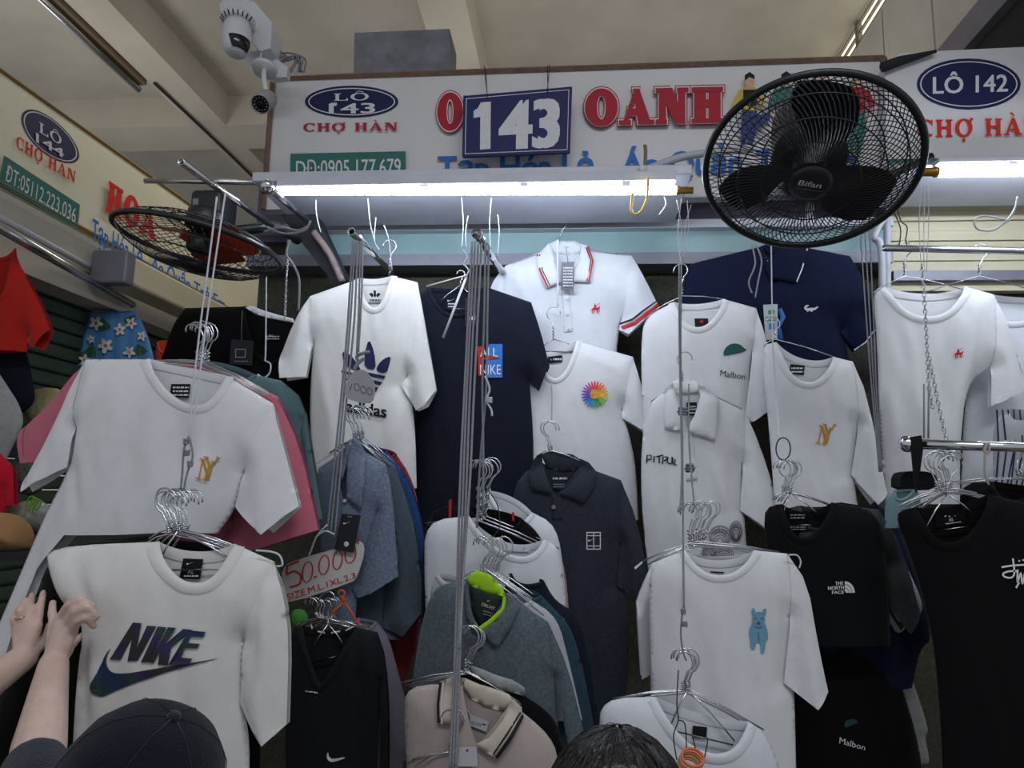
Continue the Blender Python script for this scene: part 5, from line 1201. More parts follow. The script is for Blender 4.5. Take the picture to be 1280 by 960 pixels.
shirt('t_shirt', 'black shirt hanging from the chrome rail at the right edge', 't-shirt', 2.0, BK, P('1240,602 1262,625 1300,610 1270,606'), P('1360,620 1360,860'), P('1196,604 1204,700 1206,860'), ribw=.016)
shirt('t_shirt', 'pale teal shirt shoulder under the right hangers', 't-shirt', 1.95, cloth('pale_teal', 112, 138, 146), P('1120,613 1128,624 1142,612 1132,612'), P('1150,614 1152,660'), P('1106,622 1106,660'), ribw=.006)
t = tag(slab_from_px('black_bag', chaikin(P('1126,592 1140,588 1164,590 1172,596 1172,612 1126,614'), 1, True), 1.99, .06, cloth('bag_black', 26, 26, 30)), 'small black cloth bundle hanging behind the chrome ball rail', 'bag')
bd_m = ink('dog_blue', 112, 160, 188); bd_d = ink('dog_dark', 62, 102, 136)
bd = [pol(chaikin(P('940,778 948,774 956,778 960,790 960,800 957,802 956,816 951,818 951,803 945,803 944,812 938,812 938,800 936,790'), 1, True), bd_m), pol(chaikin(P('941,768 948,764 955,767 957,776 953,784 948,786 943,783 940,776'), 1, True), bd_m),
      pol(chaikin(P('939,761 943,760 945,767 941,771'), 1, True), bd_m), pol(chaikin(P('953,762 958,760 958,768 954,770'), 1, True), bd_m), pol(ell(944.5, 773, 1.1, 1.2, 8), bd_d), pol(ell(952.5, 773, 1.1, 1.2, 8), bd_d), pol(ell(948.5, 779, 2.4, 1.8, 10), bd_d), pol(stroke(P('944,783 948,785 953,783'), .8), bd_d), pol(stroke(P('948,790 949,800'), .8), bd_d)]
shirt('t_shirt', 'white t-shirt behind the blue dog shirt, only its left sleeve showing', 't-shirt', 2.03, W1, P('850,690 895,712 940,690 896,696'), P('980,700 985,860 985,900'), P('815,704 816,760 812,840 815,900'), LS=(P('801,735 795,752'), P('812,842'), P('801,846')), ribw=.012)
shirt('t_shirt', 'white t-shirt with small blue dog print, lower right', 't-shirt', 1.93, W1, P('856,688 899,719 943,688 898,701'), P('984,692 987,770 992,850 994,905 996,1000'), P('812,704 811,760 814,850 818,1000'), RS=(P('1008,730 1020,800 1033,863'), P('978,852'), P('1016,882')), prints=[('chest_print', bd)], ribw=.018, fold=.013,
      tagq=(P('888,714 905,715 905,717 888,716'), K, []), creases=[((890, 730), (905, 880), .008, .02), ((925, 730), (940, 880), -.008, .02), ((960, 700), (975, 850), .010, .015), ((985, 760), (984, 850), -.01, .01)])
shirt('t_shirt', 'white t-shirt at the bottom centre-right above the orange bands', 't-shirt', 1.72, W3, P('819,871 883,940 936,902 876,893'), P('958,917 976,960 984,1020'), P('752,873 748,920 756,1020'), ribw=.02, fold=.012, tagq=(P('866,907 884,909 883,924 865,922'), K, []))
hanger('wire hanger of the bottom white shirt above the orange bands', None, 1.72, (860, 862), (838, 907), (918, 926), (858, 815), bar=True)

# ------------------------------------------------------------------ clusters of hangers
cluster('steel hanger hook bunched above the white gold-letter shirt at left', 'hooks above the left gold-letter shirt', 1.69, (254, 455), (190, 452), (330, 490), (252, 404), 6, jx=4, flip=1, seed=1)
cluster('steel hanger hook bunched above the white tick-logo shirt', 'hooks above the tick-logo shirt', 1.43, (222, 664), (200, 676), (300, 684), (222, 612), 9, dY=.008, jx=5, flip=-1, seed=2)
cluster('steel hanger hook above the heather blue polo', 'hooks above the heather blue polo', 1.97, (448, 548), (420, 566), (484, 576), (450, 510), 5, jx=4.5, seed=3, flip=-1)
cluster('steel hanger hook bunched under the price card', 'hooks under the price card', 1.83, (408, 776), (382, 786), (446, 782), (404, 749), 7, jx=6, seed=4)
cluster('steel hanger hook in the upper bunch on the middle cords', 'upper hooks on the middle cords', 1.93, (602, 648), (540, 652), (690, 684), (606, 574), 6, jx=4, seed=5)
cluster('steel hanger hook in the lower bunch above the lime collar', 'lower hooks above the lime collar', 1.79, (612, 712), (584, 724), (690, 770), (616, 672), 7, jx=6, seed=6)
cluster('steel hanger hook in front of the lime-collar polo', 'hooks in front of the lime collar polo', 1.66, (584, 842), (506, 856), (650, 880), (592, 784), 4, jx=3.5, seed=7)
cluster('steel hanger hook lowest on the middle cords beside the beige collar', 'hooks beside the beige collar', 1.58, (566, 936), (514, 950), (600, 960), (570, 884), 4, jx=3, seed=8)
cluster('steel hanger hook bunched above the blue dog shirt', 'hooks above the blue dog shirt', 1.935, (872, 680), (820, 702), (976, 690), (874, 628), 8, dY=.009, jx=5, seed=9)
cluster('steel hanger hook above the bottom white shirt', 'hooks above the bottom white shirt', 1.73, (858, 864), (770, 874), (950, 912), (856, 812), 4, jx=3.5, seed=10)
cluster('steel hanger hook bunched above the mountain-logo shirt', 'hooks above the mountain-logo shirt', 2.03, (984, 614), (972, 624), (1036, 628), (984, 574), 5, jx=4, seed=11)
cluster('steel hanger hook bunched above the black scrawled-script shirt', 'hooks above the scrawled-script shirt', 1.85, (1180, 614), (1136, 632), (1230, 618), (1180, 564), 7, dY=.009, jx=5, seed=12, flip=-1)
cluster('steel hanger hung on the chrome rail at the right edge', 'hangers on the chrome rail', 1.94, (1276, 596), (1236, 572) if False else (1194, 601), (1340, 614), (1266, 550), 2, jx=7, seed=13, bar=False)
for k, (a, b) in enumerate((((320, 470), (328, 440)),)):
    rope('small white hook hanging on a string in front of the black left shirt', P('333,340 332,440 331,450 338,455 337,466 330,472 322,468'), 2.30, .0026, M_['white_string'])

hanger('orange plastic hanger beside the hooks under the price card', None, 1.88, (430, 752), (396, 788), (449, 782), (426, 738), m=ink('orange_plastic', 206, 96, 52), r=.003)
# ------------------------------------------------------------------ cords and chains
B = 'cords hanging from the upper left tube'
for st in ('271,246 262,320 250,410 240,500 236,548', '282,240 270,320 257,410 246,500 238,552'): rope('pale double cord hanging from the open steel tube at upper left', P(st), 1.63, .0022, M_['white_string'], B, 1.60)
rope('short knotted cord linking to the hooks above the tick-logo shirt', P('236,545 230,562 228,590 226,612'), 1.40, .0022, knots=P('233,552 234,566'))
rope('second short knotted cord just above the tick-logo hooks', P('237,548 241,570 236,585 232,600 230,614'), 1.39, .0022, knots=P('238,580'))
B = 'cords over the white trefoil shirt'
for st in ('444,300 438,400 431,480 424,560 413,668', '447,301 443,400 435,480 428,560 418,672', '441,300 435,400 428,480 420,560 409,664', '450,302 449,370 446,442', '453,303 452,370 448,440'): rope('grey cord hanging in a bundle in front of the white trefoil shirt', P(st), 1.93, .0029, None, B, 1.88)
rope('thick twisted knot of cord in front of the navy trefoil', P('462,440 452,442 446,446 449,452 455,448 446,456 443,462'), 1.90, .005)
B = 'cords of the middle bundle'
for k, st in enumerate(('594,302 588,400 583,500 579,607 572,810 566,965', '598,303 592,400 587,500 583,607 575,810 570,965', '602,304 597,400 592,500 587,607 579,720 574,812', '590,302 585,400 580,500 575,607 569,810 562,965', '607,306 605,400 603,480 604,560 604,640', '611,308 609,400 608,480 600,580 596,660')): rope('grey cord of the long middle bundle hanging from the studded tube', P(st), 1.92, .0030, None, B, 1.52 if k < 4 else 1.86)
rope('frayed cord tail beside the middle bundle', P('606,470 612,486 608,500 614,512 615,520'), 1.86, .0028, M_['white_string'], knots=P('612,500'))
rope('dark thin cord looping between the two middle hook bunches', P('608,610 622,632 624,660 614,672'), 1.76, .0014, M_['dark_string'])
B = 'cords in front of the handwritten-word polo'
for st in ('852,320 851,430 853,560 854,687 855,760', '849,330 849,430 851,520 852,590 850,640', '861,480 861,540 864,590 868,632'): rope('grey cord hanging in front of the white polo with the handwritten word', P(st), 2.02, .0024, None, B, 1.88)
for p, l in (((853, 514), 'upper cord knot in front of the white handwritten-word polo'), ((862, 585), 'lower cord knot in front of the white handwritten-word polo')):
    rope(l, [(p[0]-6, p[1]+2), (p[0], p[1]-2), (p[0]+7, p[1]+1)], 1.97, .0042, M_['greymetal'], knots=[p], name='cord_knot')
rope('doubled cord and loop just above the hooks of the bottom white shirt', P('854,758 851,790 854,815 858,826'), 1.70, .0022, knots=P('854,764 856,780'))
for k, (a, b) in enumerate((((846, 250), (850, 320)), ((852, 248), (851, 330)), ((859, 250), (854, 322)), ((864, 256), (857, 310)))):
    rope('thin string in the tuft tied under the right end of the lit tube', [a, ((a[0]+b[0])/2+(-1)**k*4, (a[1]+b[1])/2), b], 2.06, .0011, M_['white_string'], 'strings under the right tube end')
B = 'cords right of the navy polo'
for k in range(3): rope('thin grey cord hanging from the big fan past the navy polo', [(1074+k*6, 270), (1083+k*4.5, 400), (1091+k*2.5, 500), (1099+k*1.5, 590)], 2.2, .0020, None, B)
B = 'pale strings left of the navy polo collar'
for st in ('940,306 944,330 936,352 940,366', '945,306 952,326 948,350 944,372'): rope('twisted pale grey string hanging left of the navy polo collar', P(st), 2.40, .0028, None, B)
rope('long white string past the pale tag down to a wire ring', P('964,306 965,380 966,430 972,520 974,548'), 2.25, .0020, M_['white_string'], None, 2.0)
rope('wire ring above the hooks of the mountain-logo shirt', [(979+9*math.sin(a*.52), 561-14*math.cos(a*.52)) for a in range(13)], 1.98, .0018, M_['dark_string'], name='wire_ring')
chain_rope('steel chain hanging over the large white shirt on the right rail', P('1152,330 1157,400 1161,480 1166,510'), 1.98)
chain_rope('second steel chain down to the chrome ball rail', P('1160,440 1168,480 1176,520 1187,568'), 1.95)
for k in range(3): rope('thin string falling from the right lamp to the steel chains', [(1152+k*4, 232), (1149+k*6, 280), (1152+k*3, 340)], 2.06, .0012, M_['white_string'], 'strings above the right chains')
for k in range(2): rope('grey cord holding up the chrome ball rail', [(1155+k*6, 480), (1155+k*5.5, 548)], 1.93, .0024, None, 'cords holding the chrome ball rail')
tag(slab_from_px('cloth_strap', P('1140,546 1152,544 1154,562 1150,592 1146,616 1143,592 1140,562'), 1.895, .008, cloth('strap', 26, 26, 28)), 'black cloth strap tied round the chrome ball rail', 'strap')
rope('beige tie wound round the chrome rail', P('1228,553 1232,556 1230,564 1236,566 1236,553 1232,562 1231,590 1236,606'), 1.90, .0028, mat('beige_tie', rgb(168, 160, 156), .9))
rope('white looped cable tie dangling at upper right', P('1272,246 1268,262 1258,276 1240,288 1222,286 1218,276 1228,270 1244,272 1262,276'), 2.1, .0030, M_['white_string'])
rope('wire hooks dangling beside the pale drain pipe', P('1122,262 1126,276 1134,284 1132,300 1134,306'), 2.2, .0018, M_['dark_string'])
rope('second dangling wire hook near the pale drain pipe', P('1116,262 1124,280 1126,292 1124,306'), 2.2, .0018, M_['dark_string'])
for k, (a, b, c_) in enumerate((((460, 248), (463, 280), (469, 304)), ((470, 272), (468, 300), (474, 312)), ((480, 282), (486, 300), (490, 338)), ((577, 247), (579, 280), (577, 310)), ((585, 270), (582, 290), (583, 310)), ((614, 248), (612, 280), (613, 310)), ((622, 268), (624, 290), (622, 320)), ((395, 250), (396, 270), (401, 290)), ((824, 268), (832, 256), (830, 246)))):
    rope('thin wire end dangling from the underside of the middle ledge', [a, b, c_], 2.14, .0013, M_['white_string'], 'wire ends under the middle ledge')
B = 'wires wound round the tubes at the left end of the lamp'
for st in ('330,290 350,284 372,288 386,282', '334,284 355,292 380,288 388,276', '362,300 358,318 366,330 374,350 373,388'): rope('thick twisted wire wound round the tube ends left of the lit lamp', P(st), 2.0, .0036, None, B)
chain_rope('thin chain hanging left of the white trefoil shirt', P('360,322 358,350 356,400'), 2.1, .003)
rope('thin white cord loop beside the shoulder of the tick-logo shirt', P('320,688 340,690 350,695 353,706 346,708'), 1.40, .0020, M_['white_string'])
rope('thin white cord loop at the right shoulder of the blue dog shirt', P('984,694 996,694 1001,702 999,710'), 1.90, .0020, M_['white_string'])
for st in ('388,690 396,670 409,656', '394,672 406,664 418,668'): rope('white cord arching above the price card', P('386,694 '+st if st[0] == '3' and st[1] == '8' else st), 1.84, .0022, M_['white_string'], 'cords arching above the price card')

# ------------------------------------------------------------------ cards
RI = ink('marker_red', 196, 44, 46)
t = thing('price_card', 'white foam card hand-lettered 50.000 in red, hung on the cords', 'card')
YC = 1.895
slab_from_px('card', chaikin(P('353,712 362,702 440,680 452,676 456,690 446,722 440,728 362,754 355,748 351,730'), 1, True), YC, .006, mat('foam_card', rgb(206, 202, 200), .7, 0, .1, 60, .04, 20), t)
it = []
def ring(cx, cy, rx, ry, w_=2.2): return pol([ell(cx, cy, rx, ry, 28, 0, 360, 8), ell(cx, cy, rx-w_*.8, ry-w_*.45, 28, 0, 360, 8)], RI)
for st in ('374,701 358,708', '359,707 358,719', '358,719 368,714 376,720 374,730 362,734'): it.append(pol(stroke(curve2(P(st), 5), 2.3), RI))
it += [ring(384.5, 715, 7, 13.5), pol(stroke(P('392,722 396,720'), 1.8), RI), ring(405, 706, 7, 12.5), ring(422, 700, 6.5, 12), ring(438, 692, 7.5, 12), pol(stroke(curve2(P('444,678 449,672 446,670 445,676 449,679'), 4), 1.3), RI)]
it += [txt('SIZE.M.L.1XL.2.3', P('358,742 443,715 445,722 360,751'), RI, -.002)]
print_mesh('card_lettering', it, plane_place(YC), t, .0015, .0002)
t = thing('price_card', 'small grey card pencilled with zeros, tied over the navy trefoil', 'card')
slab_from_px('card', chaikin(P('437,468 447,462 456,462 466,474 469,484 466,504 452,504 432,498 430,488'), 1, True), 1.885, .004, mat('grey_card', rgb(158, 158, 164), .8, 0, .1, 60, .05, 20), t)
PN = ink('pencil', 84, 84, 92)
print_mesh('card_lettering', [pol(stroke(P('440,480 437,488'), .9), PN)]+[pol([ell(x, y, 3.4, 5, 20, 0, 360, -14), ell(x, y, 2.7, 4.3, 20, 0, 360, -14)], PN) for x, y in ((446, 484), (454, 487), (462, 489))], plane_place(1.885), t, .0012, .0002)
# string of orange bands
t = thing('elastic_bands', 'roll of orange and green elastic bands on a string, bottom right of centre', 'bands')
cols_ = [rgb(206, 116, 84), rgb(214, 140, 104), rgb(196, 96, 62), rgb(150, 160, 96), rgb(204, 120, 88)]
for k in range(5):
    c_ = at(866-k*1.5, 950+k*3.2-4, 1.55+k*.0); bm = bmesh.new()
    add_tube(bm, [c_+Vector((.021*math.cos(a*math.pi/14), .021*math.sin(a*math.pi/14), .004*math.sin(a*math.pi/14)*0-.001)) + Vector((0, 0, .010*math.sin(a*math.pi/14))) for a in range(29)], .0028, 7); from_bm('band', bm, mat('band_%d' % k, cols_[k], .6), t)
for st, l in (('848,838 846,880 848,900 842,920 846,950', 'left'), ('848,900 856,905 858,930 858,946', 'mid'), ('866,922 872,945 878,955 884,930 884,922', 'right')):
    bm = bmesh.new(); add_tube(bm, catmull([at(p[0], p[1], 1.57) for p in P(st)], 5), .0013, 6); from_bm('string', bm, M_['dark_string'], t)
# --- things low at the left of the aisle
t = tag(slab_from_px('display_table', P('-80,690 60,690 62,700 -80,702'), 1.95, .5, M_['dark']), 'dark edge of a table under the folded brown cloth, far left', 'table')
t['category'] = 'table'
def blob(name, label, cat, poly, Y, th, m, seed, puff=.03, amp=.012, fx=26):
    g = Garment(Y, 0, poly[0][0], puff, amp, seed, .01, fx, 14); L = [g.xz(p) for p in chaikin(poly, 1, True)]; g.sil(L+[L[0]]); g.zt = max(p[1] for p in L)
    bm = bmesh.new(); loop = resample(L+[L[0]], .01)[:-1]; g.panel(bm, loop, g.front); g.panel(bm, loop, g.back); bmesh.ops.remove_doubles(bm, verts=bm.verts[:], dist=2e-4)
    return tag(from_bm(name, bm, m), label, cat)
blob('folded_cloth', 'crumpled brown cloth heap at the far left behind the red shirt', 'cloth', P('-40,650 -10,640 20,642 38,654 44,672 40,690 0,692 -40,692'), 2.0, .2, cloth('brown', 168, 126, 84), 31, .12, .03)
blob('plastic_bag', 'clear plastic bag with green bits beside the brown cloth', 'bag', P('6,642 20,628 48,624 66,634 62,666 20,670 4,660'), 2.12, .1, mat('cloudy_plastic', rgb(150, 160, 150), .25, 0, .2, 90, .2, 60), 32, .05, .02)
for k in range(3): tag(tube_obj('plant_stem', [at(p[0]+k*4, p[1]+k*2, 2.06) for p in P('32,638 34,628 38,621 43,622 42,628 37,634')], .0022, ink('fresh_green', 120, 170, 50)), 'bright green curled stem poking from the plastic bag at left', 'stem', 'green stems at far left')
blob('yellow_bag', 'pale yellow cloth hanging behind the pink shirt at far left', 'cloth', P('28,494 50,484 78,486 82,500 70,530 50,545 30,520'), 2.5, .1, cloth('pale_yellow', 196, 188, 138), 33, .04, .02)
blob('folded_cloth', 'bundle of dark twine behind the red shirt at far left', 'cloth', P('14,582 46,568 62,576 58,612 30,622 14,606'), 2.3, .1, cloth('twine', 92, 92, 84, .5, 140), 34, .05, .03, 60)
blob('hanging_cloth', 'small blue and white cloth behind the pink sleeve at far left', 'cloth', P('14,548 26,536 44,550 44,575 28,580 14,570'), 2.35, .1, cloth('blue_white', 110, 124, 166, .5, 12), 35, .03, .015)
blob('plastic_bag', 'small green plastic bag behind the black v-neck shoulder', 'bag', P('362,766 372,760 384,764 386,782 366,786'), 1.92, .05, ink('green_plastic', 84, 160, 70), 36, .02, .01)
# ------------------------------------------------------------------ people
SKIN = mat('skin', rgb(214, 186, 174), .55, 0, .15, 220, .08, 40, spec=.35)
HAIR = mat('black_hair', rgb(20, 17, 18), .36, 0, .35, 120, .35, 60, stretch=(1, 1, .12), spec=.6)
KNIT = mat('navy_knit', rgb(38, 42, 58), .95, 0, .6, 420, .3, 260, sheen=.2, spec=.1)
JEAN = cloth('dark_trousers', 40, 42, 50)
CAPM = mat('cap_cloth', rgb(34, 37, 50), .9, 0, .3, 380, .12, 200, sheen=.2, spec=.15)
def limb(bm, a, ra, b, rb, n=14):
    a = Vector(a); b = Vector(b); M = frame(a, b-a); L = (b-a).length; prof = [(0, -ra)]
    for k in range(1, 5): t = math.pi/2*k/4; prof.append((ra*math.sin(t), -ra*math.cos(t)))
    for k in range(0, 4): t = math.pi/2*k/4; prof.append((rb*math.cos(t), L+rb*math.sin(t)))
    prof.append((0, L+rb)); add_lathe(bm, prof, M, n)
def chain_limb(bm, pts, rads):
    for i in range(len(pts)-1): limb(bm, pts[i], rads[i], pts[i+1], rads[i+1])
def ellipsoid(bm, c, r, rot=None, n=24):
    M = Matrix.Translation(Vector(c)) @ (rot.to_4x4() if rot is not None else Matrix()) @ Matrix.Diagonal((r[0], r[1], r[2], 1))
    add_lathe(bm, [(math.sin(math.pi*k/14), -math.cos(math.pi*k/14)) if 0 < k < 14 else (0, -1 if k == 0 else 1) for k in range(15)], M, n)
def fuse(name, bm, m, parent, vox, smooth=4, push=None):
    bmesh.ops.recalc_face_normals(bm, faces=bm.faces[:])
    me = bpy.data.meshes.new('tmp'); bm.to_mesh(me); bm.free()
    o = bpy.data.objects.new('tmp', me); C.objects.link(o)
    r = o.modifiers.new('r', 'REMESH'); r.mode = 'VOXEL'; r.voxel_size = vox; r.use_smooth_shade = True
    s = o.modifiers.new('s', 'SMOOTH'); s.factor = .5; s.iterations = smooth
    ev = o.evaluated_get(bpy.context.evaluated_depsgraph_get()); nm = bpy.data.meshes.new_from_object(ev)
    bpy.data.objects.remove(o); nm.name = name; nm.materials.clear()
    return link(name, nm, parent, [m])
def hand(bm, wrist, palm, fingers, rr=.0088):
    """palm as a slab of three metacarpal limbs to the finger bases, then each finger its own bent chain"""
    for f in fingers[:4]: limb(bm, Vector(wrist).lerp(Vector(f[0]), .25), .016, f[0], .0115)
    for f in fingers:
        n = len(f); chain_limb(bm, f, [rr*1.1-(rr*.32)*i/(n-1) for i in range(n)])
    limb(bm, wrist, .019, fingers[4][0], .0125)
def figure_body(name, label, head, up, fwd, chest, hip, arms, vox, hands=(), clothes=KNIT, sit=None):
    """one continuous body: arms = [(shoulder, elbow, wrist or None)], hands = finger chains per arm"""
    root = thing('person', label, 'person')
    head = Vector(head); up = Vector(up).normalized(); fwd = Vector(fwd); fwd = (fwd-up*fwd.dot(up)).normalized(); rt = fwd.cross(up)
    R3 = Matrix((rt, fwd, up)).transposed()
    bm = bmesh.new()
    ellipsoid(bm, head, (.073, .088, .10), R3); ellipsoid(bm, head+fwd*.03-up*.055, (.05, .05, .055), R3)
    limb(bm, head+fwd*.088-up*.0, .009, head+fwd*.102-up*.028, .014)                     # nose
    limb(bm, head+fwd*.083-up*.058-rt*.018, .007, head+fwd*.083-up*.058+rt*.018, .007)   # lips
    for s in (-1, 1):
        ellipsoid(bm, head+rt*.074*s-up*.01-fwd*.005, (.010, .02, .03), R3); limb(bm, head+fwd*.086+rt*.032*s+up*.006, .009, head+fwd*.08+rt*.05*s+up*.002, .008)
    chest = Vector(chest); hip = Vector(hip)
    limb(bm, head-up*.06-fwd*.01, .05, chest+Vector((0, 0, .14)), .056)
    limb(bm, chest, .115, hip, .125); limb(bm, chest+rt*.08, .09, hip+rt*.05, .1); limb(bm, chest-rt*.08, .09, hip-rt*.05, .1)
    legs = []
    for s in (-1, 1):
        h = hip+rt*.085*s-Vector((0, 0, .05)); k = Vector((h.x, h.y, hip.z*.52)); a = Vector((h.x, h.y-.02, .07)); t_ = Vector((h.x, h.y, .03))+Vector((fwd.x, fwd.y, 0)).normalized()*.14
        chain_limb(bm, [h, k, a], [.085, .058, .04]); limb(bm, a-Vector((0, 0, .03)), .04, t_, .03); legs.append((h, k, a))
    for (sh, el, wr), fg in zip(arms, hands):
        chain_limb(bm, [chest+(Vector(sh)-chest)*.5+Vector((0, 0, .06)), sh, el, Vector(el).lerp(Vector(wr), .3), wr], [.07, .052, .040, .041, .026])
        if fg: hand(bm, wr, None, fg)
        else:
            d = (Vector(wr)-Vector(el)).normalized(); sd = d.orthogonal().normalized()
            hand(bm, wr, None, [[Vector(wr)+d*.085+sd*x, Vector(wr)+d*(.085+l*.5)+sd*x*1.05+fwd*.006, Vector(wr)+d*(.085+l)+sd*x+fwd*.02] for x, l in ((-.03, .068), (-.01, .078), (.01, .072), (.03, .056))]+[[Vector(wr)+d*.03-sd*.034, Vector(wr)+d*.06-sd*.052, Vector(wr)+d*.085-sd*.058]])
    fuse('body', bm, SKIN, root, vox, 3)
    bm = bmesh.new()
    limb(bm, chest+Vector((0, 0, .03)), .135, hip-Vector((0, 0, .08)), .145); limb(bm, chest+rt*.09, .105, hip+rt*.06, .115); limb(bm, chest-rt*.09, .105, hip-rt*.06, .115)
    limb(bm, chest+Vector((0, 0, .10)), .085, chest+Vector((0, 0, .13)), .075)
    for (sh, el, wr), fg in zip(arms, hands):
        cut = .12 if fg else .85
        chain_limb(bm, [chest+(Vector(sh)-chest)*.4+Vector((0, 0, .05)), sh, el, Vector(el).lerp(Vector(wr), cut)], [.09, .072, .058, .050 if fg else .04])
    fuse('sweater', bm, clothes, root, .008, 5)
    bm = bmesh.new()
    for h, k, a in legs: chain_limb(bm, [h+Vector((0, 0, .06)), k, a+Vector((0, 0, .03))], [.112, .078, .062])
    fuse('trousers', bm, JEAN, root, .010, 4)
    for h, k, a in legs:
        bm = bmesh.new(); q = Vector((fwd.x, fwd.y, 0)).normalized(); limb(bm, a-Vector((0, 0, .03)), .048, a+q*.15-Vector((0, 0, .04)), .036)
        for v in bm.verts: v.co.z = max(v.co.z, .001)
        from_bm('shoe', bm, M_['black'], root)
    return root, head, rt, fwd, up, R3

# 1: dark cap, one arm up, gripping the white shirt's edge
Y1 = 1.355
hd = at(160, 1014, .86)
f1 = [[at(68, 780, Y1), at(65, 766, Y1+.02), at(66, 753, Y1+.045)],
      [at(76, 772, Y1-.01), at(86, 756, Y1-.028), at(101, 750, Y1-.03), at(115, 757, Y1-.012)],
      [at(84, 779, Y1-.012), at(94, 764, Y1-.034), at(108, 759, Y1-.034), at(121, 771, Y1-.014)],
      [at(90, 790, Y1-.006), at(97, 775, Y1-.030), at(108, 771, Y1-.030), at(117, 783, Y1-.012)],
      [at(84, 812, Y1+.03), at(94, 802, Y1+.07), at(106, 792, Y1+.085)]]
w1 = at(67, 830, Y1-.02); e1 = at(40, 985, 1.13); s1 = Vector((hd.x-.16, hd.y+.02, hd.z-.24))
root, head, rt, fwd, up, R3 = figure_body('person', 'person in dark cap and navy knit sleeve gripping the tick-logo shirt', hd, (.46, -.06, 1), (-.25, 1, .12), (hd.x, hd.y-.02, hd.z-.33), (hd.x, hd.y-.04, .86),
    [(s1, e1, w1), (Vector((hd.x+.18, hd.y, hd.z-.26)), Vector((hd.x+.23, hd.y-.02, hd.z-.52)), Vector((hd.x+.22, hd.y+.06, hd.z-.75)))], .0042, [f1, None])
capt = bpy.data.objects.new('tmp', None)
cc = head+up*.012
bm = bmesh.new(); add_lathe(bm, [(.096, -.035), (.098, 0), (.094, .034), (.082, .066), (.062, .089), (.034, .102), (0, .106)], Matrix.Translation(cc) @ R3.to_4x4() @ Matrix.Diagonal((.97, 1.1, 1, 1)), 40)
bmesh.ops.solidify(bm, geom=bm.faces[:], thickness=.003); cp = from_bm('cap', bm, CAPM, root)
bm = bmesh.new(); add_lathe(bm, [(0, .007), (.006, .006), (.009, .0), (0, -.003)], Matrix.Translation(cc+up*.106) @ R3.to_4x4(), 16); from_bm('cap_button', bm, CAPM, cp)
for k in range(6):
    a = k*math.pi/3+.3; bm = bmesh.new(); add_tube(bm, [cc+R3 @ Vector((.97*r*math.cos(a), 1.1*r*math.sin(a), z)) for r, z in ((.099, 0), (.095, .034), (.083, .0665), (.063, .0895), (.035, .1025), (.006, .107))], .0006, 5); from_bm('cap_seam', bm, CAPM, cp)
bm = bmesh.new(); rows = []
for j in range(6):
    row = []
    for i in range(13):
        a = math.radians(35+i*110/12); r = .100+.075*j/5*math.sin(math.radians(15+i*150/12)); row.append(bm.verts.new(cc+R3 @ Vector((r*math.cos(a), 1.1*r*math.sin(a), -.03-.02*(j/5)**2-.02*abs(math.cos(a))**2))))
    rows.append(row)
for a, b in zip(rows, rows[1:]):
    for i in range(12): bm.faces.new((a[i], a[i+1], b[i+1], b[i]))
bmesh.ops.solidify(bm, geom=bm.faces[:], thickness=.004); from_bm('brim', bm, CAPM, cp)
bm = bmesh.new(); ellipsoid(bm, head-fwd*.015-up*.03, (.084, .09, .095), R3); from_bm('hair', bm, HAIR, root)

# 2: reaching in from outside the left edge, ring on one finger
Y2 = 1.42
f2 = [[at(46, 782, Y2), at(50, 762, Y2+.01), at(54, 741, Y2+.03)], [at(38, 778, Y2), at(38, 759, Y2+.012), at(40, 744, Y2+.045)], [at(29, 780, Y2), at(25, 764, Y2-.01), at(32, 750, Y2+.02)], [at(22, 788, Y2), at(17, 774, Y2-.008), at(24, 761, Y2+.015)], [at(50, 806, Y2+.01), at(58, 794, Y2+.03), at(62, 780, Y2+.045)]]
w2 = at(30, 822, Y2-.01); e2 = at(-130, 935, 1.22); h2 = Vector((-1.25, .82, 1.50))
root, head, rt, fwd, up, R3 = figure_body('person', 'person reaching in from beyond the left edge, ring on one finger', h2, (0, .05, 1), (.6, 1, 0), (h2.x, h2.y-.02, h2.z-.34), (h2.x, h2.y-.03, .86),
    [(Vector((h2.x+.17, h2.y+.02, h2.z-.26)), e2, w2), (Vector((h2.x-.18, h2.y, h2.z-.27)), Vector((h2.x-.22, h2.y, h2.z-.53)), Vector((h2.x-.2, h2.y+.08, h2.z-.75)))], .0042, [f2, None], cloth('person_black', 34, 34, 38))
a = at(26, 770, Y2-.005); bm = bmesh.new(); d = (f2[2][1]-f2[2][0]).normalized()
M = frame(a, d); add_tube(bm, [M @ Vector((.0105*math.cos(k*math.pi/10), .0105*math.sin(k*math.pi/10), 0)) for k in range(21)], .0016, 6); from_bm('ring', bm, mat('gold_ring', rgb(226, 176, 110), .25, 1.0), root)
bm = bmesh.new(); ellipsoid(bm, head-fwd*.02+up*.015, (.085, .092, .105), R3); from_bm('hair', bm, HAIR, root)

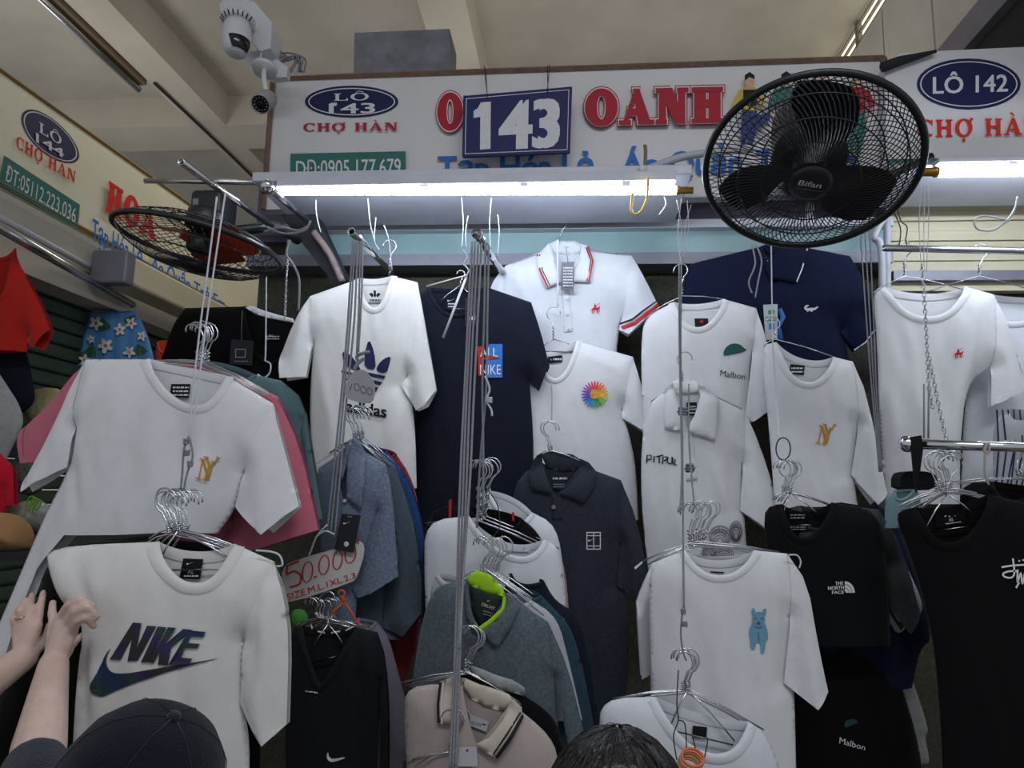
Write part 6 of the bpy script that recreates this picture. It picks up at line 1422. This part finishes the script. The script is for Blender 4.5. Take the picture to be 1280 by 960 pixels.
# 3: dark-haired head at the bottom edge
h3 = at(772, 1046, .88)
root, head, rt, fwd, up, R3 = figure_body('person', 'person with dark hair, only the crown of the head at the bottom edge', h3, (0, 0, 1), (.1, 1, 0), (h3.x, h3.y-.02, h3.z-.34), (h3.x, h3.y-.04, .84),
    [(Vector((h3.x-.17, h3.y, h3.z-.27)), Vector((h3.x-.22, h3.y, h3.z-.52)), Vector((h3.x-.2, h3.y+.08, h3.z-.74))), (Vector((h3.x+.17, h3.y, h3.z-.27)), Vector((h3.x+.22, h3.y, h3.z-.52)), Vector((h3.x+.2, h3.y+.08, h3.z-.74)))], .006, [None, None], cloth('person_grey', 70, 72, 80))
bm = bmesh.new(); n = 72
rows = []
for j in range(15):
    ph = math.pi/2*(1-j/14*1.45); row = []
    for k in range(n):
        a = 2*math.pi*k/n; gl = 1+.012*noise.noise(Vector((math.cos(a)*9, math.sin(a)*9, ph*1.2)))+.008*math.sin(k*2.6)
        part = 1-.03*math.exp(-(math.cos(a)/.18)**2)*max(0, math.sin(a))*1
        r = Vector((.088*math.cos(a)*math.cos(ph)*gl, .10*math.sin(a)*math.cos(ph)*gl, .112*math.sin(ph)*part*gl))
        if ph < 0: r.x *= 1-.1*ph*ph; r.z *= 1.3
        row.append(bm.verts.new(head+R3 @ r-fwd*.012+up*.006))
    rows.append(row)
for a, b in zip(rows, rows[1:]):
    for k in range(n): bm.faces.new((a[k], a[(k+1) % n], b[(k+1) % n], b[k]))
bmesh.ops.remove_doubles(bm, verts=bm.verts[:], dist=1e-5)
hr = from_bm('hair', bm, HAIR, root)
rr = random.Random(9); bm = bmesh.new()
for k in range(90):
    a = rr.random()*2*math.pi; pts = []
    for j in range(7):
        ph = math.pi/2*(1-.05-j/6*.95); aa = a+.25*math.sin(j*.6+k); q = 1.012+.012*rr.random()
        pts.append(head+R3 @ Vector((.088*q*math.cos(aa)*math.cos(ph), .10*q*math.sin(aa)*math.cos(ph), .112*q*math.sin(ph)))-fwd*.012+up*.006)
    add_tube(bm, pts, [.0005]*6+[.0003], 4)
o = from_bm('hair_strand', bm, HAIR, hr); o['kind'] = 'stuff'

# ------------------------------------------------------------------ every Empty goes to the base of its thing
bpy.context.view_layer.update()
def all_under(o):
    for c in o.children:
        yield c
        yield from all_under(c)
for o in list(bpy.context.scene.objects):
    if o.type == 'EMPTY' and o.parent is None:
        co = []
        for c in all_under(o):
            if c.type == 'MESH' and len(c.data.vertices):
                A = np.empty(len(c.data.vertices)*3); c.data.vertices.foreach_get('co', A); A = A.reshape(-1, 3); co += [A.min(0), A.max(0)]
        if not co:
            bpy.data.objects.remove(o); continue
        A = np.array(co); b = Vector(((A[:, 0].min()+A[:, 0].max())/2, (A[:, 1].min()+A[:, 1].max())/2, A[:, 2].min()))
        o.location = b
        for c in o.children: c.location = -b
